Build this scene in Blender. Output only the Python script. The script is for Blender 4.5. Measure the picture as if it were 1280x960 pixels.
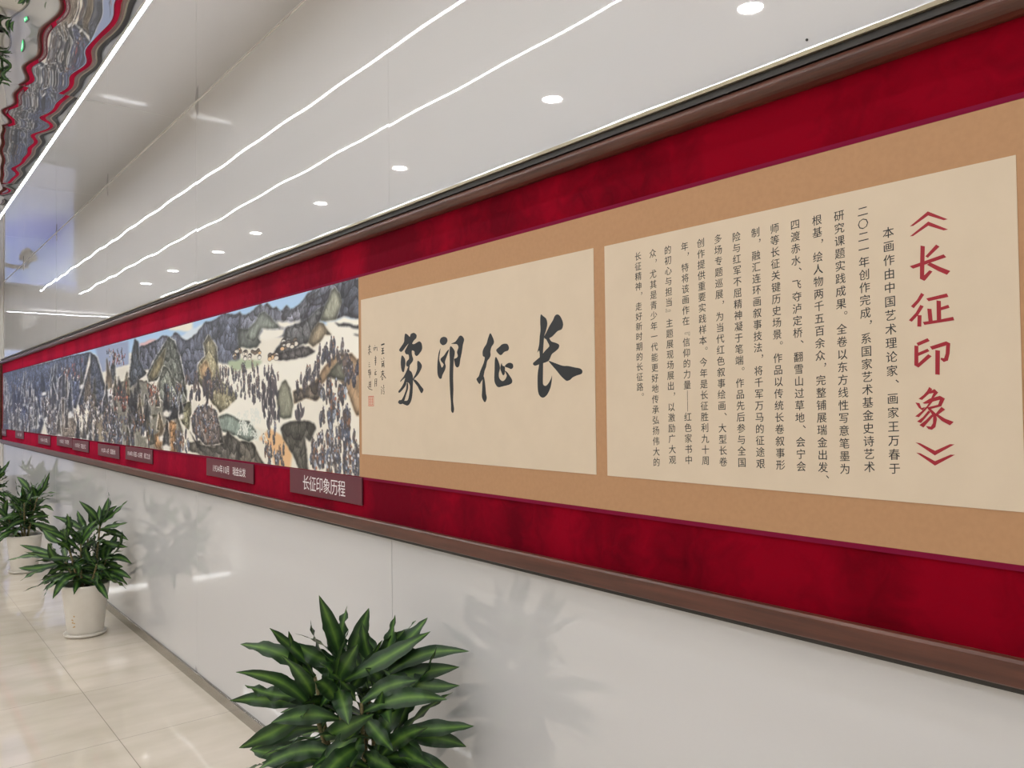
import bpy, bmesh, math, random
import numpy as np
from mathutils import Vector, Matrix

for o in list(bpy.data.objects):
    bpy.data.objects.remove(o, do_unlink=True)
SC = bpy.context.scene
COL = SC.collection

# ------------------------------------------------------------------ camera, world, exposure
CAM_P = Vector((-1.553, 0.0, 1.681))
FOCAL = 985.3                       # pixels for a frame 1280 wide
RIGHT = Vector((0.77385305, -0.6332719, -0.01086991))
UP = Vector((-0.00714172, -0.02588562, 0.9996394))
FWD = Vector((0.63332492, 0.77349637, 0.02455431))
cd = bpy.data.cameras.new('camera')
cam = bpy.data.objects.new('camera', cd)
COL.objects.link(cam)
mw = Matrix.Identity(4)
for i in range(3):
    mw[i][0] = RIGHT[i]; mw[i][1] = UP[i]; mw[i][2] = -FWD[i]; mw[i][3] = CAM_P[i]
cam.matrix_world = mw
cd.sensor_fit = 'HORIZONTAL'; cd.sensor_width = 36.0
cd.lens = FOCAL * 36.0 / 1280.0
cd.clip_start = 0.02; cd.clip_end = 100
SC.camera = cam
wd = bpy.data.worlds.new('world'); SC.world = wd; wd.use_nodes = True
wd.node_tree.nodes['Background'].inputs[0].default_value = (0.9, 0.95, 1, 1)
wd.node_tree.nodes['Background'].inputs[1].default_value = 0.05
SC.view_settings.view_transform = 'Standard'
SC.view_settings.look = 'None'
SC.view_settings.exposure = 0.44
SC.view_settings.gamma = 1.0
SC.view_settings.use_curve_mapping = False
try:
    SC.cycles.max_bounces = 14
    SC.cycles.diffuse_bounces = 5
    SC.cycles.glossy_bounces = 7
    SC.cycles.sample_clamp_indirect = 3.0
    SC.cycles.blur_glossy = 0.6
    SC.cycles.use_adaptive_sampling = False
except Exception:
    pass
LED_E = 38.0
DOWN_E = 95.0
SCREEN_E = 0.62

# ------------------------------------------------------------------ place, in metres
CEIL = 3.577
WALLX = 0.02
WALL_END = 13.86
ROOM_X0, ROOM_Y0, ROOM_Y1 = -7.5, -4.0, 28.0
MIRROR_END = 15.2
LED1, LED2, LED3 = -0.551, -1.13, -2.318

# ------------------------------------------------------------------ helpers
def lin(c):
    return tuple(((v / 255.0) / 12.92 if v <= 10 else (((v / 255.0) + 0.055) / 1.055) ** 2.4) for v in c)

def mat(name, col, rough=0.5, metal=0.0, ior=1.5, **kw):
    m = bpy.data.materials.new(name); m.use_nodes = True
    b = m.node_tree.nodes['Principled BSDF']
    b.inputs['Base Color'].default_value = (*col, 1)
    b.inputs['Roughness'].default_value = rough
    b.inputs['Metallic'].default_value = metal
    b.inputs['IOR'].default_value = ior
    for k, v in kw.items():
        b.inputs[k].default_value = v
    return m

def nt(m):
    return m.node_tree, m.node_tree.nodes, m.node_tree.links, m.node_tree.nodes['Principled BSDF']

def add_noise_color(m, c1, c2, scale=(1, 1, 1), size=5.0, detail=3.0, lo=0.35, hi=0.65):
    t, N, L, b = nt(m)
    tc = N.new('ShaderNodeTexCoord'); mp = N.new('ShaderNodeMapping'); mp.inputs['Scale'].default_value = scale
    ns = N.new('ShaderNodeTexNoise'); ns.inputs['Scale'].default_value = size; ns.inputs['Detail'].default_value = detail
    rp = N.new('ShaderNodeValToRGB'); rp.color_ramp.elements[0].position = lo; rp.color_ramp.elements[1].position = hi
    rp.color_ramp.elements[0].color = (*c1, 1); rp.color_ramp.elements[1].color = (*c2, 1)
    L.new(tc.outputs['Object'], mp.inputs[0]); L.new(mp.outputs[0], ns.inputs['Vector'])
    L.new(ns.outputs['Fac'], rp.inputs[0]); L.new(rp.outputs[0], b.inputs['Base Color'])
    return ns

def add_bump(m, size, strength, dist, scale=(1, 1, 1), detail=2.0):
    t, N, L, b = nt(m)
    tc = N.new('ShaderNodeTexCoord'); mp = N.new('ShaderNodeMapping'); mp.inputs['Scale'].default_value = scale
    ns = N.new('ShaderNodeTexNoise'); ns.inputs['Scale'].default_value = size; ns.inputs['Detail'].default_value = detail
    bp = N.new('ShaderNodeBump'); bp.inputs['Strength'].default_value = strength; bp.inputs['Distance'].default_value = dist
    L.new(tc.outputs['Object'], mp.inputs[0]); L.new(mp.outputs[0], ns.inputs['Vector'])
    L.new(ns.outputs['Fac'], bp.inputs['Height']); L.new(bp.outputs[0], b.inputs['Normal'])

def emit(name, col, strength):
    m = bpy.data.materials.new(name); m.use_nodes = True
    N = m.node_tree.nodes; L = m.node_tree.links
    N.remove(N['Principled BSDF'])
    e = N.new('ShaderNodeEmission'); e.inputs[0].default_value = (*col, 1); e.inputs[1].default_value = strength
    L.new(e.outputs[0], N['Material Output'].inputs[0])
    return m

def link(name, me, m, parent=None, smooth=False):
    o = bpy.data.objects.new(name, me); COL.objects.link(o)
    if m is not None and not me.materials:
        me.materials.append(m)
    if smooth:
        me.shade_smooth()
    if parent is not None:
        o.parent = parent
    return o

def obj(name, bm, m, parent=None, smooth=False):
    me = bpy.data.meshes.new(name); bm.to_mesh(me); bm.free()
    return link(name, me, m, parent, smooth)

def box(bm, x0, x1, y0, y1, z0, z1, bev=0.0):
    r = bmesh.ops.create_cube(bm, size=1.0)
    vs = r['verts']
    for v in vs:
        v.co = Vector(((x0 + x1) / 2 + v.co.x * (x1 - x0), (y0 + y1) / 2 + v.co.y * (y1 - y0), (z0 + z1) / 2 + v.co.z * (z1 - z0)))
    if bev > 0:
        es = set(e for v in vs for e in v.link_edges)
        bmesh.ops.bevel(bm, geom=list(es), offset=bev, segments=2, affect='EDGES', profile=0.5)

def bx(*a, **k):
    bm = bmesh.new(); box(bm, *a, **k); return bm

def tube(bm, pts, rad, n=8, cap=True):
    rings = []
    pts = [Vector(p) for p in pts]
    for i, p in enumerate(pts):
        t = (pts[min(i + 1, len(pts) - 1)] - pts[max(i - 1, 0)]).normalized()
        a = t.orthogonal().normalized()
        if abs(t.z) < 0.9:
            a = t.cross(Vector((0, 0, 1))).normalized()
        b = t.cross(a)
        r = rad[i] if isinstance(rad, (list, tuple)) else rad
        rings.append([bm.verts.new(p + a * (r * math.cos(2 * math.pi * k / n)) + b * (r * math.sin(2 * math.pi * k / n))) for k in range(n)])
    for i in range(len(rings) - 1):
        for k in range(n):
            bm.faces.new((rings[i][k], rings[i][(k + 1) % n], rings[i + 1][(k + 1) % n], rings[i + 1][k]))
    if cap:
        bm.faces.new(rings[0][::-1]); bm.faces.new(rings[-1])

def lathe(prof, n=40, c=(0, 0, 0)):
    bm = bmesh.new(); rings = []
    for r, z in prof:
        rings.append([bm.verts.new((c[0] + r * math.cos(2 * math.pi * k / n), c[1] + r * math.sin(2 * math.pi * k / n), c[2] + z)) for k in range(n)])
    for i in range(len(rings) - 1):
        for k in range(n):
            bm.faces.new((rings[i][k], rings[i][(k + 1) % n], rings[i + 1][(k + 1) % n], rings[i + 1][k]))
    bmesh.ops.recalc_face_normals(bm, faces=bm.faces)
    return bm

def extrude_y(profile, y0, y1):
    """profile: closed list of (x, z), swept along the wall"""
    bm = bmesh.new()
    a = [bm.verts.new((x, y0, z)) for x, z in profile]; b = [bm.verts.new((x, y1, z)) for x, z in profile]
    n = len(profile)
    for i in range(n):
        bm.faces.new((a[i], a[(i + 1) % n], b[(i + 1) % n], b[i]))
    bm.faces.new(a[::-1]); bm.faces.new(b)
    bmesh.ops.recalc_face_normals(bm, faces=bm.faces)
    return bm

def empty(name, loc):
    o = bpy.data.objects.new(name, None); COL.objects.link(o); o.location = loc; o.empty_display_size = 0.1
    return o

def tag(o, label, cat, group=None):
    o['label'] = label; o['category'] = cat
    if group: o['group'] = group
    return o

def struct(o):
    o['kind'] = 'structure'; return o

rnd = random.Random(7)

# ------------------------------------------------------------------ structure materials
M_wall = mat('glossy_white_panel', lin((204, 203, 204)), 0.02, ior=1.9)
M_plain = mat('white_paint', lin((214, 210, 204)), 0.5)
M_mirror = mat('mirror_ceiling', (0.86, 0.86, 0.87), 0.015, 1.0)
M_steel = mat('brushed_steel', (0.42, 0.40, 0.37), 0.22, 1.0)
add_bump(M_steel, 30.0, 0.15, 0.0006, scale=(1, 0.05, 8))
M_seam = mat('seam_dark', (0.22, 0.21, 0.20), 0.6)

def floor_mat():
    m = mat('polished_tile', lin((214, 200, 178)), 0.035, ior=1.6)
    t, N, L, b = nt(m)
    tc = N.new('ShaderNodeTexCoord')
    ns = N.new('ShaderNodeTexNoise'); ns.inputs['Scale'].default_value = 2.2; ns.inputs['Detail'].default_value = 5
    mp = N.new('ShaderNodeMapping'); mp.inputs['Scale'].default_value = (1, 2.5, 1)
    rp = N.new('ShaderNodeValToRGB')
    rp.color_ramp.elements[0].position = 0.3; rp.color_ramp.elements[1].position = 0.72
    rp.color_ramp.elements[0].color = (*lin((203, 193, 176)), 1); rp.color_ramp.elements[1].color = (*lin((219, 208, 194)), 1)
    L.new(tc.outputs['Object'], mp.inputs[0]); L.new(mp.outputs[0], ns.inputs['Vector']); L.new(ns.outputs['Fac'], rp.inputs[0])
    # joints: a thin dark line every tile
    sx = N.new('ShaderNodeSeparateXYZ'); L.new(tc.outputs['Object'], sx.inputs[0])
    lines = []
    for ax, off, pitch, w in (('X', 0.552, 0.85, 0.0030), ('Y', -4.393 + 0.86 * 10, 0.86, 0.0028)):
        a = N.new('ShaderNodeMath'); a.operation = 'ADD'; a.inputs[1].default_value = off + pitch * 10 * (ax == 'X'); L.new(sx.outputs[ax], a.inputs[0])
        p = N.new('ShaderNodeMath'); p.operation = 'PINGPONG'; p.inputs[1].default_value = pitch / 2; L.new(a.outputs[0], p.inputs[0])
        c = N.new('ShaderNodeMath'); c.operation = 'LESS_THAN'; c.inputs[1].default_value = w / 2 + 0.0002; L.new(p.outputs[0], c.inputs[0])
        lines.append(c)
    mx = N.new('ShaderNodeMath'); mx.operation = 'MAXIMUM'; L.new(lines[0].outputs[0], mx.inputs[0]); L.new(lines[1].outputs[0], mx.inputs[1])
    mix = N.new('ShaderNodeMix'); mix.data_type = 'RGBA'
    L.new(mx.outputs[0], mix.inputs['Factor']); L.new(rp.outputs[0], mix.inputs['A'])
    mix.inputs['B'].default_value = (*lin((112, 100, 84)), 1)
    L.new(mix.outputs['Result'], b.inputs['Base Color'])
    rr = N.new('ShaderNodeMath'); rr.operation = 'MULTIPLY_ADD'; rr.inputs[1].default_value = 0.4; rr.inputs[2].default_value = 0.035
    L.new(mx.outputs[0], rr.inputs[0]); L.new(rr.outputs[0], b.inputs['Roughness'])
    return m
M_floor = floor_mat()

# ------------------------------------------------------------------ structure
struct(obj('floor', bx(ROOM_X0 - 0.1, 2.0, ROOM_Y0 - 0.1, ROOM_Y1 + 0.1, -0.12, 0.0), M_floor))

def wave_grid(nu, nv, fn):
    """fn(u, v) -> (x, y, z)"""
    bm = bmesh.new()
    g = [[bm.verts.new(fn(i / nu, j / nv)) for j in range(nv + 1)] for i in range(nu + 1)]
    for i in range(nu):
        for j in range(nv):
            bm.faces.new((g[i][j], g[i + 1][j], g[i + 1][j + 1], g[i][j + 1]))
    return bm

# wall of tall glossy panels, each very slightly bowed, with open joints between
JOINTS = [ROOM_Y0, -1.99, 0.33, 2.665, 4.985, 7.335, 9.66, 11.98, WALL_END]
def wall_panels():
    bm = bmesh.new()
    for k in range(len(JOINTS) - 1):
        y0, y1 = JOINTS[k] + 0.0006, JOINTS[k + 1] - 0.0006
        r = random.Random(40 + k)
        p1, p2, p3, p4 = [r.uniform(0, 6.28) for _ in range(4)]
        a1, a2 = r.uniform(0.0007, 0.0011), r.uniform(0.00025, 0.0004)
        nu, nv = 60, 36
        g = []
        for i in range(nu + 1):
            row = []
            for j in range(nv + 1):
                u, v = i / nu, j / nv
                y = y0 + (y1 - y0) * u; z = CEIL * v
                e = math.sin(math.pi * u)
                x = WALLX + a1 * (e - 0.6) * math.cos(1.1 * z + p1 * 0.3) + a2 * e * math.sin(2 * math.pi * u * 1.5 + p2) + 0.00012 * math.sin(11 * y + 2 * z + p3) + 0.00012 * math.sin(7 * z + p4 + 2 * y)
                row.append(bm.verts.new((x, y, z)))
            g.append(row)
        for i in range(nu):
            for j in range(nv):
                f = bm.faces.new((g[i][j], g[i][j + 1], g[i + 1][j + 1], g[i + 1][j]))
                f.smooth = True
        # panel edges returning into the joint
        for i in (0, nu):
            back = [bm.verts.new((WALLX + 0.012, g[i][j].co.y, g[i][j].co.z)) for j in (0, nv)]
            bm.faces.new((g[i][0], g[i][nv], back[1], back[0]))
    me = bpy.data.meshes.new('wall_right'); bm.to_mesh(me); bm.free()
    return struct(link('wall_right', me, M_wall))
wall_panels()
struct(obj('wall_right_core', bx(WALLX + 0.010, WALLX + 0.16, ROOM_Y0, WALL_END - 0.002, 0, CEIL), M_seam)).name = 'trim_1'
struct(obj('trim_2', bx(WALLX - 0.012, WALLX + 0.17, WALL_END, WALL_END + 0.02, 0, CEIL), M_plain))
struct(obj('wall_right_far', bx(WALLX + 0.0, WALLX + 0.16, WALL_END + 0.02, ROOM_Y1, 0, CEIL + 0.1), M_plain))
struct(obj('wall_left', bx(ROOM_X0 - 0.12, ROOM_X0, ROOM_Y0, ROOM_Y1, 0, CEIL + 0.1), M_plain))
struct(obj('wall_back', bx(ROOM_X0 - 0.12, WALLX + 0.16, ROOM_Y1, ROOM_Y1 + 0.12, 0, CEIL + 0.1), M_plain))
struct(obj('wall_front', bx(ROOM_X0 - 0.12, WALLX + 0.16, ROOM_Y0 - 0.12, ROOM_Y0, 0, CEIL + 0.1), M_plain))
struct(obj('baseboard_right', extrude_y([(WALLX + 0.005, 0), (WALLX - 0.012, 0), (WALLX - 0.012, 0.060), (WALLX - 0.009, 0.064), (WALLX + 0.005, 0.064)], ROOM_Y0, WALL_END), M_steel))

# mirror ceiling: flat sheets beside the wall, slack rippled sheets further out
CJ = [ROOM_Y0, -1.8, 0.55, 2.96, 5.36, 7.76, 10.16, 12.56, MIRROR_END]
def mirror(name, x0, x1, amp, nu, seed):
    bm = bmesh.new()
    for k in range(len(CJ) - 1):
        r = random.Random(seed + k)
        ph = [(r.uniform(0, 6.28), r.uniform(9, 19), r.uniform(-5, 5)) for _ in range(6)]
        y0, y1 = CJ[k] + 0.001, CJ[k + 1] - 0.001
        nv = 110 if amp > 0.0003 else 40
        g = []
        for i in range(nu + 1):
            row = []
            for j in range(nv + 1):
                x = x0 + (x1 - x0) * i / nu; y = y0 + (y1 - y0) * j / nv
                d = sum(math.sin(f * y + gx * x + p) / (f / 12.0) for p, f, gx in ph) * amp
                d *= min(1.0, abs(x - x0) / 0.12) if amp > 0.0003 else 1.0
                row.append(bm.verts.new((x, y, CEIL + d)))
            g.append(row)
        for i in range(nu):
            for j in range(nv):
                f = bm.faces.new((g[i][j], g[i + 1][j], g[i + 1][j + 1], g[i][j + 1])); f.smooth = True
    bmesh.ops.recalc_face_normals(bm, faces=bm.faces)
    me = bpy.data.meshes.new(name); bm.to_mesh(me); bm.free()
    return struct(link(name, me, M_mirror))
mirror('ceiling', WALLX, LED1, 0.00004, 8, 70)
mirror('ceiling', LED1, LED2, 0.00042, 14, 90)
mirror('ceiling', LED2, ROOM_X0, 0.0002, 12, 110)
struct(obj('ceiling', bx(ROOM_X0, WALLX + 0.02, ROOM_Y0, MIRROR_END, CEIL + 0.01, CEIL + 0.06), M_plain))
struct(obj('ceiling', bx(ROOM_X0, WALLX, MIRROR_END, ROOM_Y1, CEIL + 0.06, CEIL + 0.1), M_plain))
struct(obj('trim_3', bx(ROOM_X0, WALLX, MIRROR_END, MIRROR_END + 0.04, CEIL - 0.05, CEIL + 0.06), M_plain))
struct(obj('trim_4', bx(WALLX - 0.005, WALLX + 0.004, ROOM_Y0, WALL_END, CEIL - 0.0042, CEIL - 0.0015), mat('corner_bead', lin((245, 243, 240)), 0.3)))

# ------------------------------------------------------------------ lights the place has, plus added hall fill lines
M_led = emit('led_diffuser', (0.95, 0.975, 1.0), LED_E)
M_alu = mat('aluminium_channel', (0.75, 0.75, 0.74), 0.3, 0.9)
def led(label, x0, x1, y0, y1):
    t = empty('led_strip_light', ((x0 + x1) / 2, (y0 + y1) / 2, CEIL))
    c = t.location
    bm = bmesh.new()
    horizontal = (x1 - x0) < (y1 - y0)
    if horizontal:
        for xa, xb in ((x0 - 0.004, x0), (x1, x1 + 0.004)):
            box(bm, xa - c.x, xb - c.x, y0 - c.y, y1 - c.y, -0.008, 0.0)
    else:
        for ya, yb in ((y0 - 0.004, y0), (y1, y1 + 0.004)):
            box(bm, x0 - c.x, x1 - c.x, ya - c.y, yb - c.y, -0.008, 0.0)
    obj('channel', bm, M_alu, t)
    obj('diffuser', bx(x0 - c.x, x1 - c.x, y0 - c.y, y1 - c.y, -0.006, -0.001), M_led, t)
    tag(t, label, 'light strip', 'white light lines in the mirror ceiling')
    return t
led('bright white light line in the mirror ceiling running along the picture wall at upper left', LED1 - 0.008, LED1 + 0.008, ROOM_Y0 + 0.3, 14.6)
led('white ceiling light line mirrored as the lower of two long streaks on the wall', LED2 - 0.008, LED2 + 0.008, ROOM_Y0 + 0.3, 14.6)
led('white ceiling light line farthest from the wall, mirrored just above the picture frame', LED3 - 0.008, LED3 + 0.008, ROOM_Y0 + 0.3, 14.6)
for x_, w_ in ((-3.9, 'second'), (-5.4, 'third')):  # fill lines added out of view to brighten the lower wall
    led('added unseen fill light line over the ' + w_ + ' hall bay, away from the picture wall', x_ - 0.03, x_ + 0.03, ROOM_Y0 + 0.3, 14.6)
led('short white light line across the far ceiling, mirrored behind the security camera', -2.7, -0.5, 18.0, 18.04)
led('white light line across the far end ceiling, its streak touching the stained pot', -4.9, -3.7, 25.0, 25.18)
led('white light line across the far end ceiling, its streak right of the stained pot', -7.3, -6.2, 25.0, 25.18)

M_lens = emit('downlight_lens', (1.0, 0.955, 0.90), DOWN_E)
M_ring = mat('white_ring', (0.8, 0.8, 0.78), 0.35)
def downlight():
    t = empty('ceiling_downlight', (0, 0, 0))
    obj('ring', lathe([(0.058, -0.002), (0.062, -0.008), (0.078, -0.006), (0.080, 0.0)], 32), M_ring, t, True)
    bm = bmesh.new(); bmesh.ops.create_circle(bm, cap_ends=True, segments=32, radius=0.059)
    for v in bm.verts: v.co.z = -0.003
    bmesh.ops.reverse_faces(bm, faces=bm.faces)
    obj('lens', bm, M_lens, t)
    return t
def dup(root):
    r = root.copy(); COL.objects.link(r)
    for ch in list(root.children):
        c = ch.copy(); COL.objects.link(c); c.parent = r
        for g in list(ch.children):
            d = g.copy(); COL.objects.link(d); d.parent = c
    return r
DL = [-0.9, 0.7, 2.16, 3.6, 5.4, 6.8, 8.4, 9.7, 11.4, 12.8]
ORD = ['nearest behind the viewer', 'just ahead of the viewer', 'the largest glow', 'the second glow from the right', 'the third glow from the right', 'the fourth glow from the right', 'the fifth glow from the right', 'the sixth glow from the right', 'the seventh glow from the right', 'the eighth glow from the right']
d0 = None
for i, y in enumerate(DL):
    o = downlight() if d0 is None else dup(d0)
    d0 = d0 or o
    o.location = (-1.69, y, CEIL - 0.002)
    tag(o, 'round warm ceiling downlight mirrored on the wall as ' + ORD[i] if i > 1 else 'round warm ceiling downlight ' + ORD[i], 'downlight', 'downlights in a row along the ceiling')

far_ = dup(d0); far_.location = (-1.10, 15.95, CEIL + 0.058)
tag(far_, 'round ceiling downlight beyond the mirror ceiling, its glow farthest left on the wall', 'downlight', 'downlights in a row along the ceiling')

# ------------------------------------------------------------------ outlines, metres on the wall (along, up)
CALLI = [
[(1.7529,1.9441),(1.7423,1.9385),(1.7281,1.9283),(1.7245,1.9119),(1.7311,1.8933),(1.7386,1.8778),(1.743,1.8459),(1.7453,1.8236),(1.7449,1.7946),(1.7467,1.7497),(1.745,1.7352),(1.734,1.7317),(1.7219,1.7394),(1.7113,1.7518),(1.7064,1.7612),(1.7086,1.7422),(1.7151,1.7233),(1.7297,1.7045),(1.7466,1.6967),(1.7611,1.7017),(1.7692,1.7148),(1.7712,1.7375),(1.7697,1.7698),(1.7633,1.7954),(1.7599,1.8211),(1.7626,1.8374),(1.771,1.8321),(1.7623,1.8536),(1.7589,1.8792),(1.7552,1.8984),(1.7562,1.9243)],
[(1.6808,1.9376),(1.6693,1.9324),(1.6582,1.9157),(1.6566,1.9031),(1.6632,1.8927),(1.6794,1.8892),(1.6911,1.8822),(1.7029,1.8752),(1.7148,1.8713),(1.7267,1.8689),(1.7363,1.8712),(1.7386,1.8778),(1.7288,1.8899),(1.7142,1.9079),(1.6997,1.9225),(1.6911,1.9344)],
[(1.7172,1.8714),(1.7079,1.8612),(1.6869,1.8551),(1.6741,1.8486),(1.677,1.8387),(1.692,1.8301),(1.7062,1.823),(1.7184,1.8062),(1.7352,1.8006),(1.7594,1.7969),(1.7816,1.793),(1.7914,1.8),(1.7763,1.809),(1.7541,1.8208),(1.7345,1.8358),(1.72,1.8445),(1.7176,1.8507),(1.7268,1.8641),(1.7315,1.8724)],
[(1.7208,1.8047),(1.6996,1.7989),(1.6605,1.7877),(1.6379,1.7861),(1.6113,1.7809),(1.5895,1.777),(1.5801,1.7705),(1.5833,1.7615),(1.603,1.7576),(1.6207,1.7521),(1.6297,1.7462),(1.6432,1.7435),(1.6544,1.7485),(1.6702,1.7599),(1.6884,1.7763),(1.7045,1.7896)],
[(1.9993,1.9074),(1.9875,1.8948),(1.9797,1.8795),(1.9831,1.871),(1.9928,1.8628),(1.9993,1.8484),(1.9981,1.8365),(2.0054,1.8266),(2.0152,1.8197),(2.0193,1.811),(2.0229,1.7993),(2.0304,1.7877),(2.0355,1.773),(2.0406,1.7612),(2.0507,1.7526),(2.0582,1.7453),(2.0681,1.7516),(2.0754,1.7623),(2.0628,1.7709),(2.0551,1.7857),(2.0449,1.8002),(2.0348,1.8147),(2.0297,1.8308),(2.0394,1.8358),(2.0406,1.8508),(2.0316,1.8637),(2.0192,1.8748),(2.0116,1.8906)],
[(2.0366,1.7701),(2.0318,1.761),(2.0273,1.7371),(2.0243,1.7133),(2.0206,1.6984),(2.0311,1.6852),(2.0465,1.7017),(2.0452,1.7256),(2.0433,1.7494),(2.0406,1.7642)],
[(1.9693,1.8511),(1.9527,1.8603),(1.9363,1.8679),(1.9133,1.867),(1.9044,1.8558),(1.9091,1.8461),(1.9275,1.8428),(1.9438,1.8336),(1.9577,1.8387)],
[(1.972,1.8293),(1.965,1.8245),(1.9558,1.811),(1.9501,1.7933),(1.9564,1.7761),(1.9543,1.7615),(1.9406,1.7518),(1.9267,1.7549),(1.9173,1.7661),(1.9195,1.7733),(1.9262,1.7836),(1.9148,1.7789),(1.9037,1.7685),(1.8904,1.7538),(1.8928,1.7439),(1.9087,1.7386),(1.9362,1.7349),(1.9595,1.7326),(1.9735,1.7416),(1.9803,1.7565),(1.9784,1.7886),(1.9769,1.8178)],
[(1.9419,1.8089),(1.9374,1.8),(1.926,1.7966),(1.9252,1.7865),(1.9273,1.7736),(1.9356,1.7696),(1.9447,1.7815),(1.9491,1.7932)],
[(1.926,1.7966),(1.919,1.8035),(1.903,1.8076),(1.8873,1.8035),(1.8844,1.7934),(1.8943,1.7875),(1.9101,1.7922)],
[(2.2874,1.9018),(2.2798,1.9118),(2.2613,1.9147),(2.2443,1.9093),(2.2403,1.8986),(2.2495,1.8889),(2.2679,1.8855),(2.2832,1.8928)],
[(2.2835,1.8753),(2.2868,1.8598),(2.2921,1.839),(2.2843,1.8211),(2.2765,1.8086),(2.2678,1.8134),(2.2658,1.8203),(2.281,1.8315),(2.2821,1.8403),(2.2623,1.8497),(2.25,1.8594),(2.2347,1.8689),(2.233,1.8636),(2.2441,1.847),(2.2565,1.8268),(2.2519,1.8127),(2.257,1.7991),(2.2725,1.7823),(2.2789,1.7703),(2.2913,1.7707),(2.3017,1.7833),(2.3045,1.8045),(2.3028,1.829),(2.2962,1.8568),(2.2898,1.8687)],
[(2.2255,1.8763),(2.2165,1.8781),(2.199,1.8634),(2.1974,1.8513),(2.2024,1.8345),(2.2057,1.8107),(2.2081,1.7698),(2.207,1.7322),(2.2094,1.6912),(2.2039,1.6639),(2.21,1.6509),(2.2218,1.6571),(2.2226,1.681),(2.2278,1.7292),(2.2301,1.7774),(2.2275,1.8254),(2.2288,1.8599)],
[(2.2182,1.8879),(2.1956,1.8922),(2.1808,1.9014),(2.169,1.9107),(2.1545,1.9097),(2.1421,1.897),(2.1493,1.879),(2.1566,1.8524),(2.1644,1.8326),(2.1705,1.8109),(2.1823,1.8046),(2.1939,1.8102),(2.1996,1.8241),(2.2012,1.8344),(2.1876,1.8372),(2.1799,1.8436),(2.1844,1.8574),(2.1754,1.8721),(2.1828,1.8828),(2.1986,1.8855)],
[(2.5153,1.9449),(2.4961,1.9383),(2.4835,1.9306),(2.4771,1.9403),(2.455,1.943),(2.4377,1.934),(2.4398,1.9224),(2.4554,1.9151),(2.4669,1.9041),(2.4525,1.9021),(2.4338,1.9069),(2.4172,1.9091),(2.4033,1.8999),(2.4005,1.8815),(2.4129,1.8689),(2.4364,1.8569),(2.4512,1.8644),(2.4529,1.8745),(2.4697,1.8789),(2.4687,1.862),(2.4614,1.8447),(2.4755,1.8319),(2.4978,1.821),(2.5106,1.8267),(2.5072,1.8402),(2.4911,1.8496),(2.494,1.865),(2.51,1.8676),(2.5195,1.8784),(2.5097,1.8898),(2.4934,1.9058),(2.5128,1.8951),(2.5324,1.8826),(2.5468,1.8783),(2.5599,1.8859),(2.5486,1.8956),(2.5255,1.913),(2.522,1.93)],
[(2.5392,1.8651),(2.5199,1.8527),(2.515,1.8337),(2.5204,1.8168),(2.5284,1.8018),(2.5413,1.8074),(2.5482,1.8283),(2.5472,1.849)],
[(2.485,1.8255),(2.4885,1.8087),(2.4728,1.7997),(2.4636,1.7808),(2.4654,1.7472),(2.4696,1.7136),(2.4807,1.6901),(2.4999,1.6774),(2.5223,1.6802),(2.5404,1.6865),(2.5286,1.6946),(2.506,1.6954),(2.495,1.7072),(2.487,1.7341),(2.4861,1.7511),(2.4955,1.7615),(2.5147,1.7654),(2.5177,1.7791),(2.5372,1.7729),(2.5517,1.7658),(2.5503,1.7716),(2.5273,1.7863),(2.5077,1.8061),(2.4946,1.8226)],
[(2.4987,1.7616),(2.4971,1.7411),(2.5121,1.7176),(2.5234,1.6973),(2.5352,1.6854),(2.5549,1.6821),(2.5693,1.6891),(2.5612,1.6977),(2.5448,1.6992),(2.5283,1.7144),(2.5118,1.738),(2.5083,1.7584)],
[(2.5068,1.7754),(2.5116,1.7551),(2.5279,1.7418),(2.5476,1.7302),(2.5608,1.7253),(2.5674,1.7306),(2.5474,1.744),(2.5276,1.7623),(2.5177,1.7791)],
[(2.4305,1.8398),(2.4134,1.8323),(2.4027,1.8186),(2.4138,1.8024),(2.4325,1.7865),(2.4562,1.7738),(2.4451,1.7701),(2.4267,1.7596),(2.4086,1.7458),(2.3936,1.7339),(2.4059,1.7209),(2.418,1.7294),(2.4331,1.7464),(2.4514,1.7603),(2.4637,1.7741),(2.4479,1.7904),(2.4352,1.81),(2.4349,1.83)]]
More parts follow.
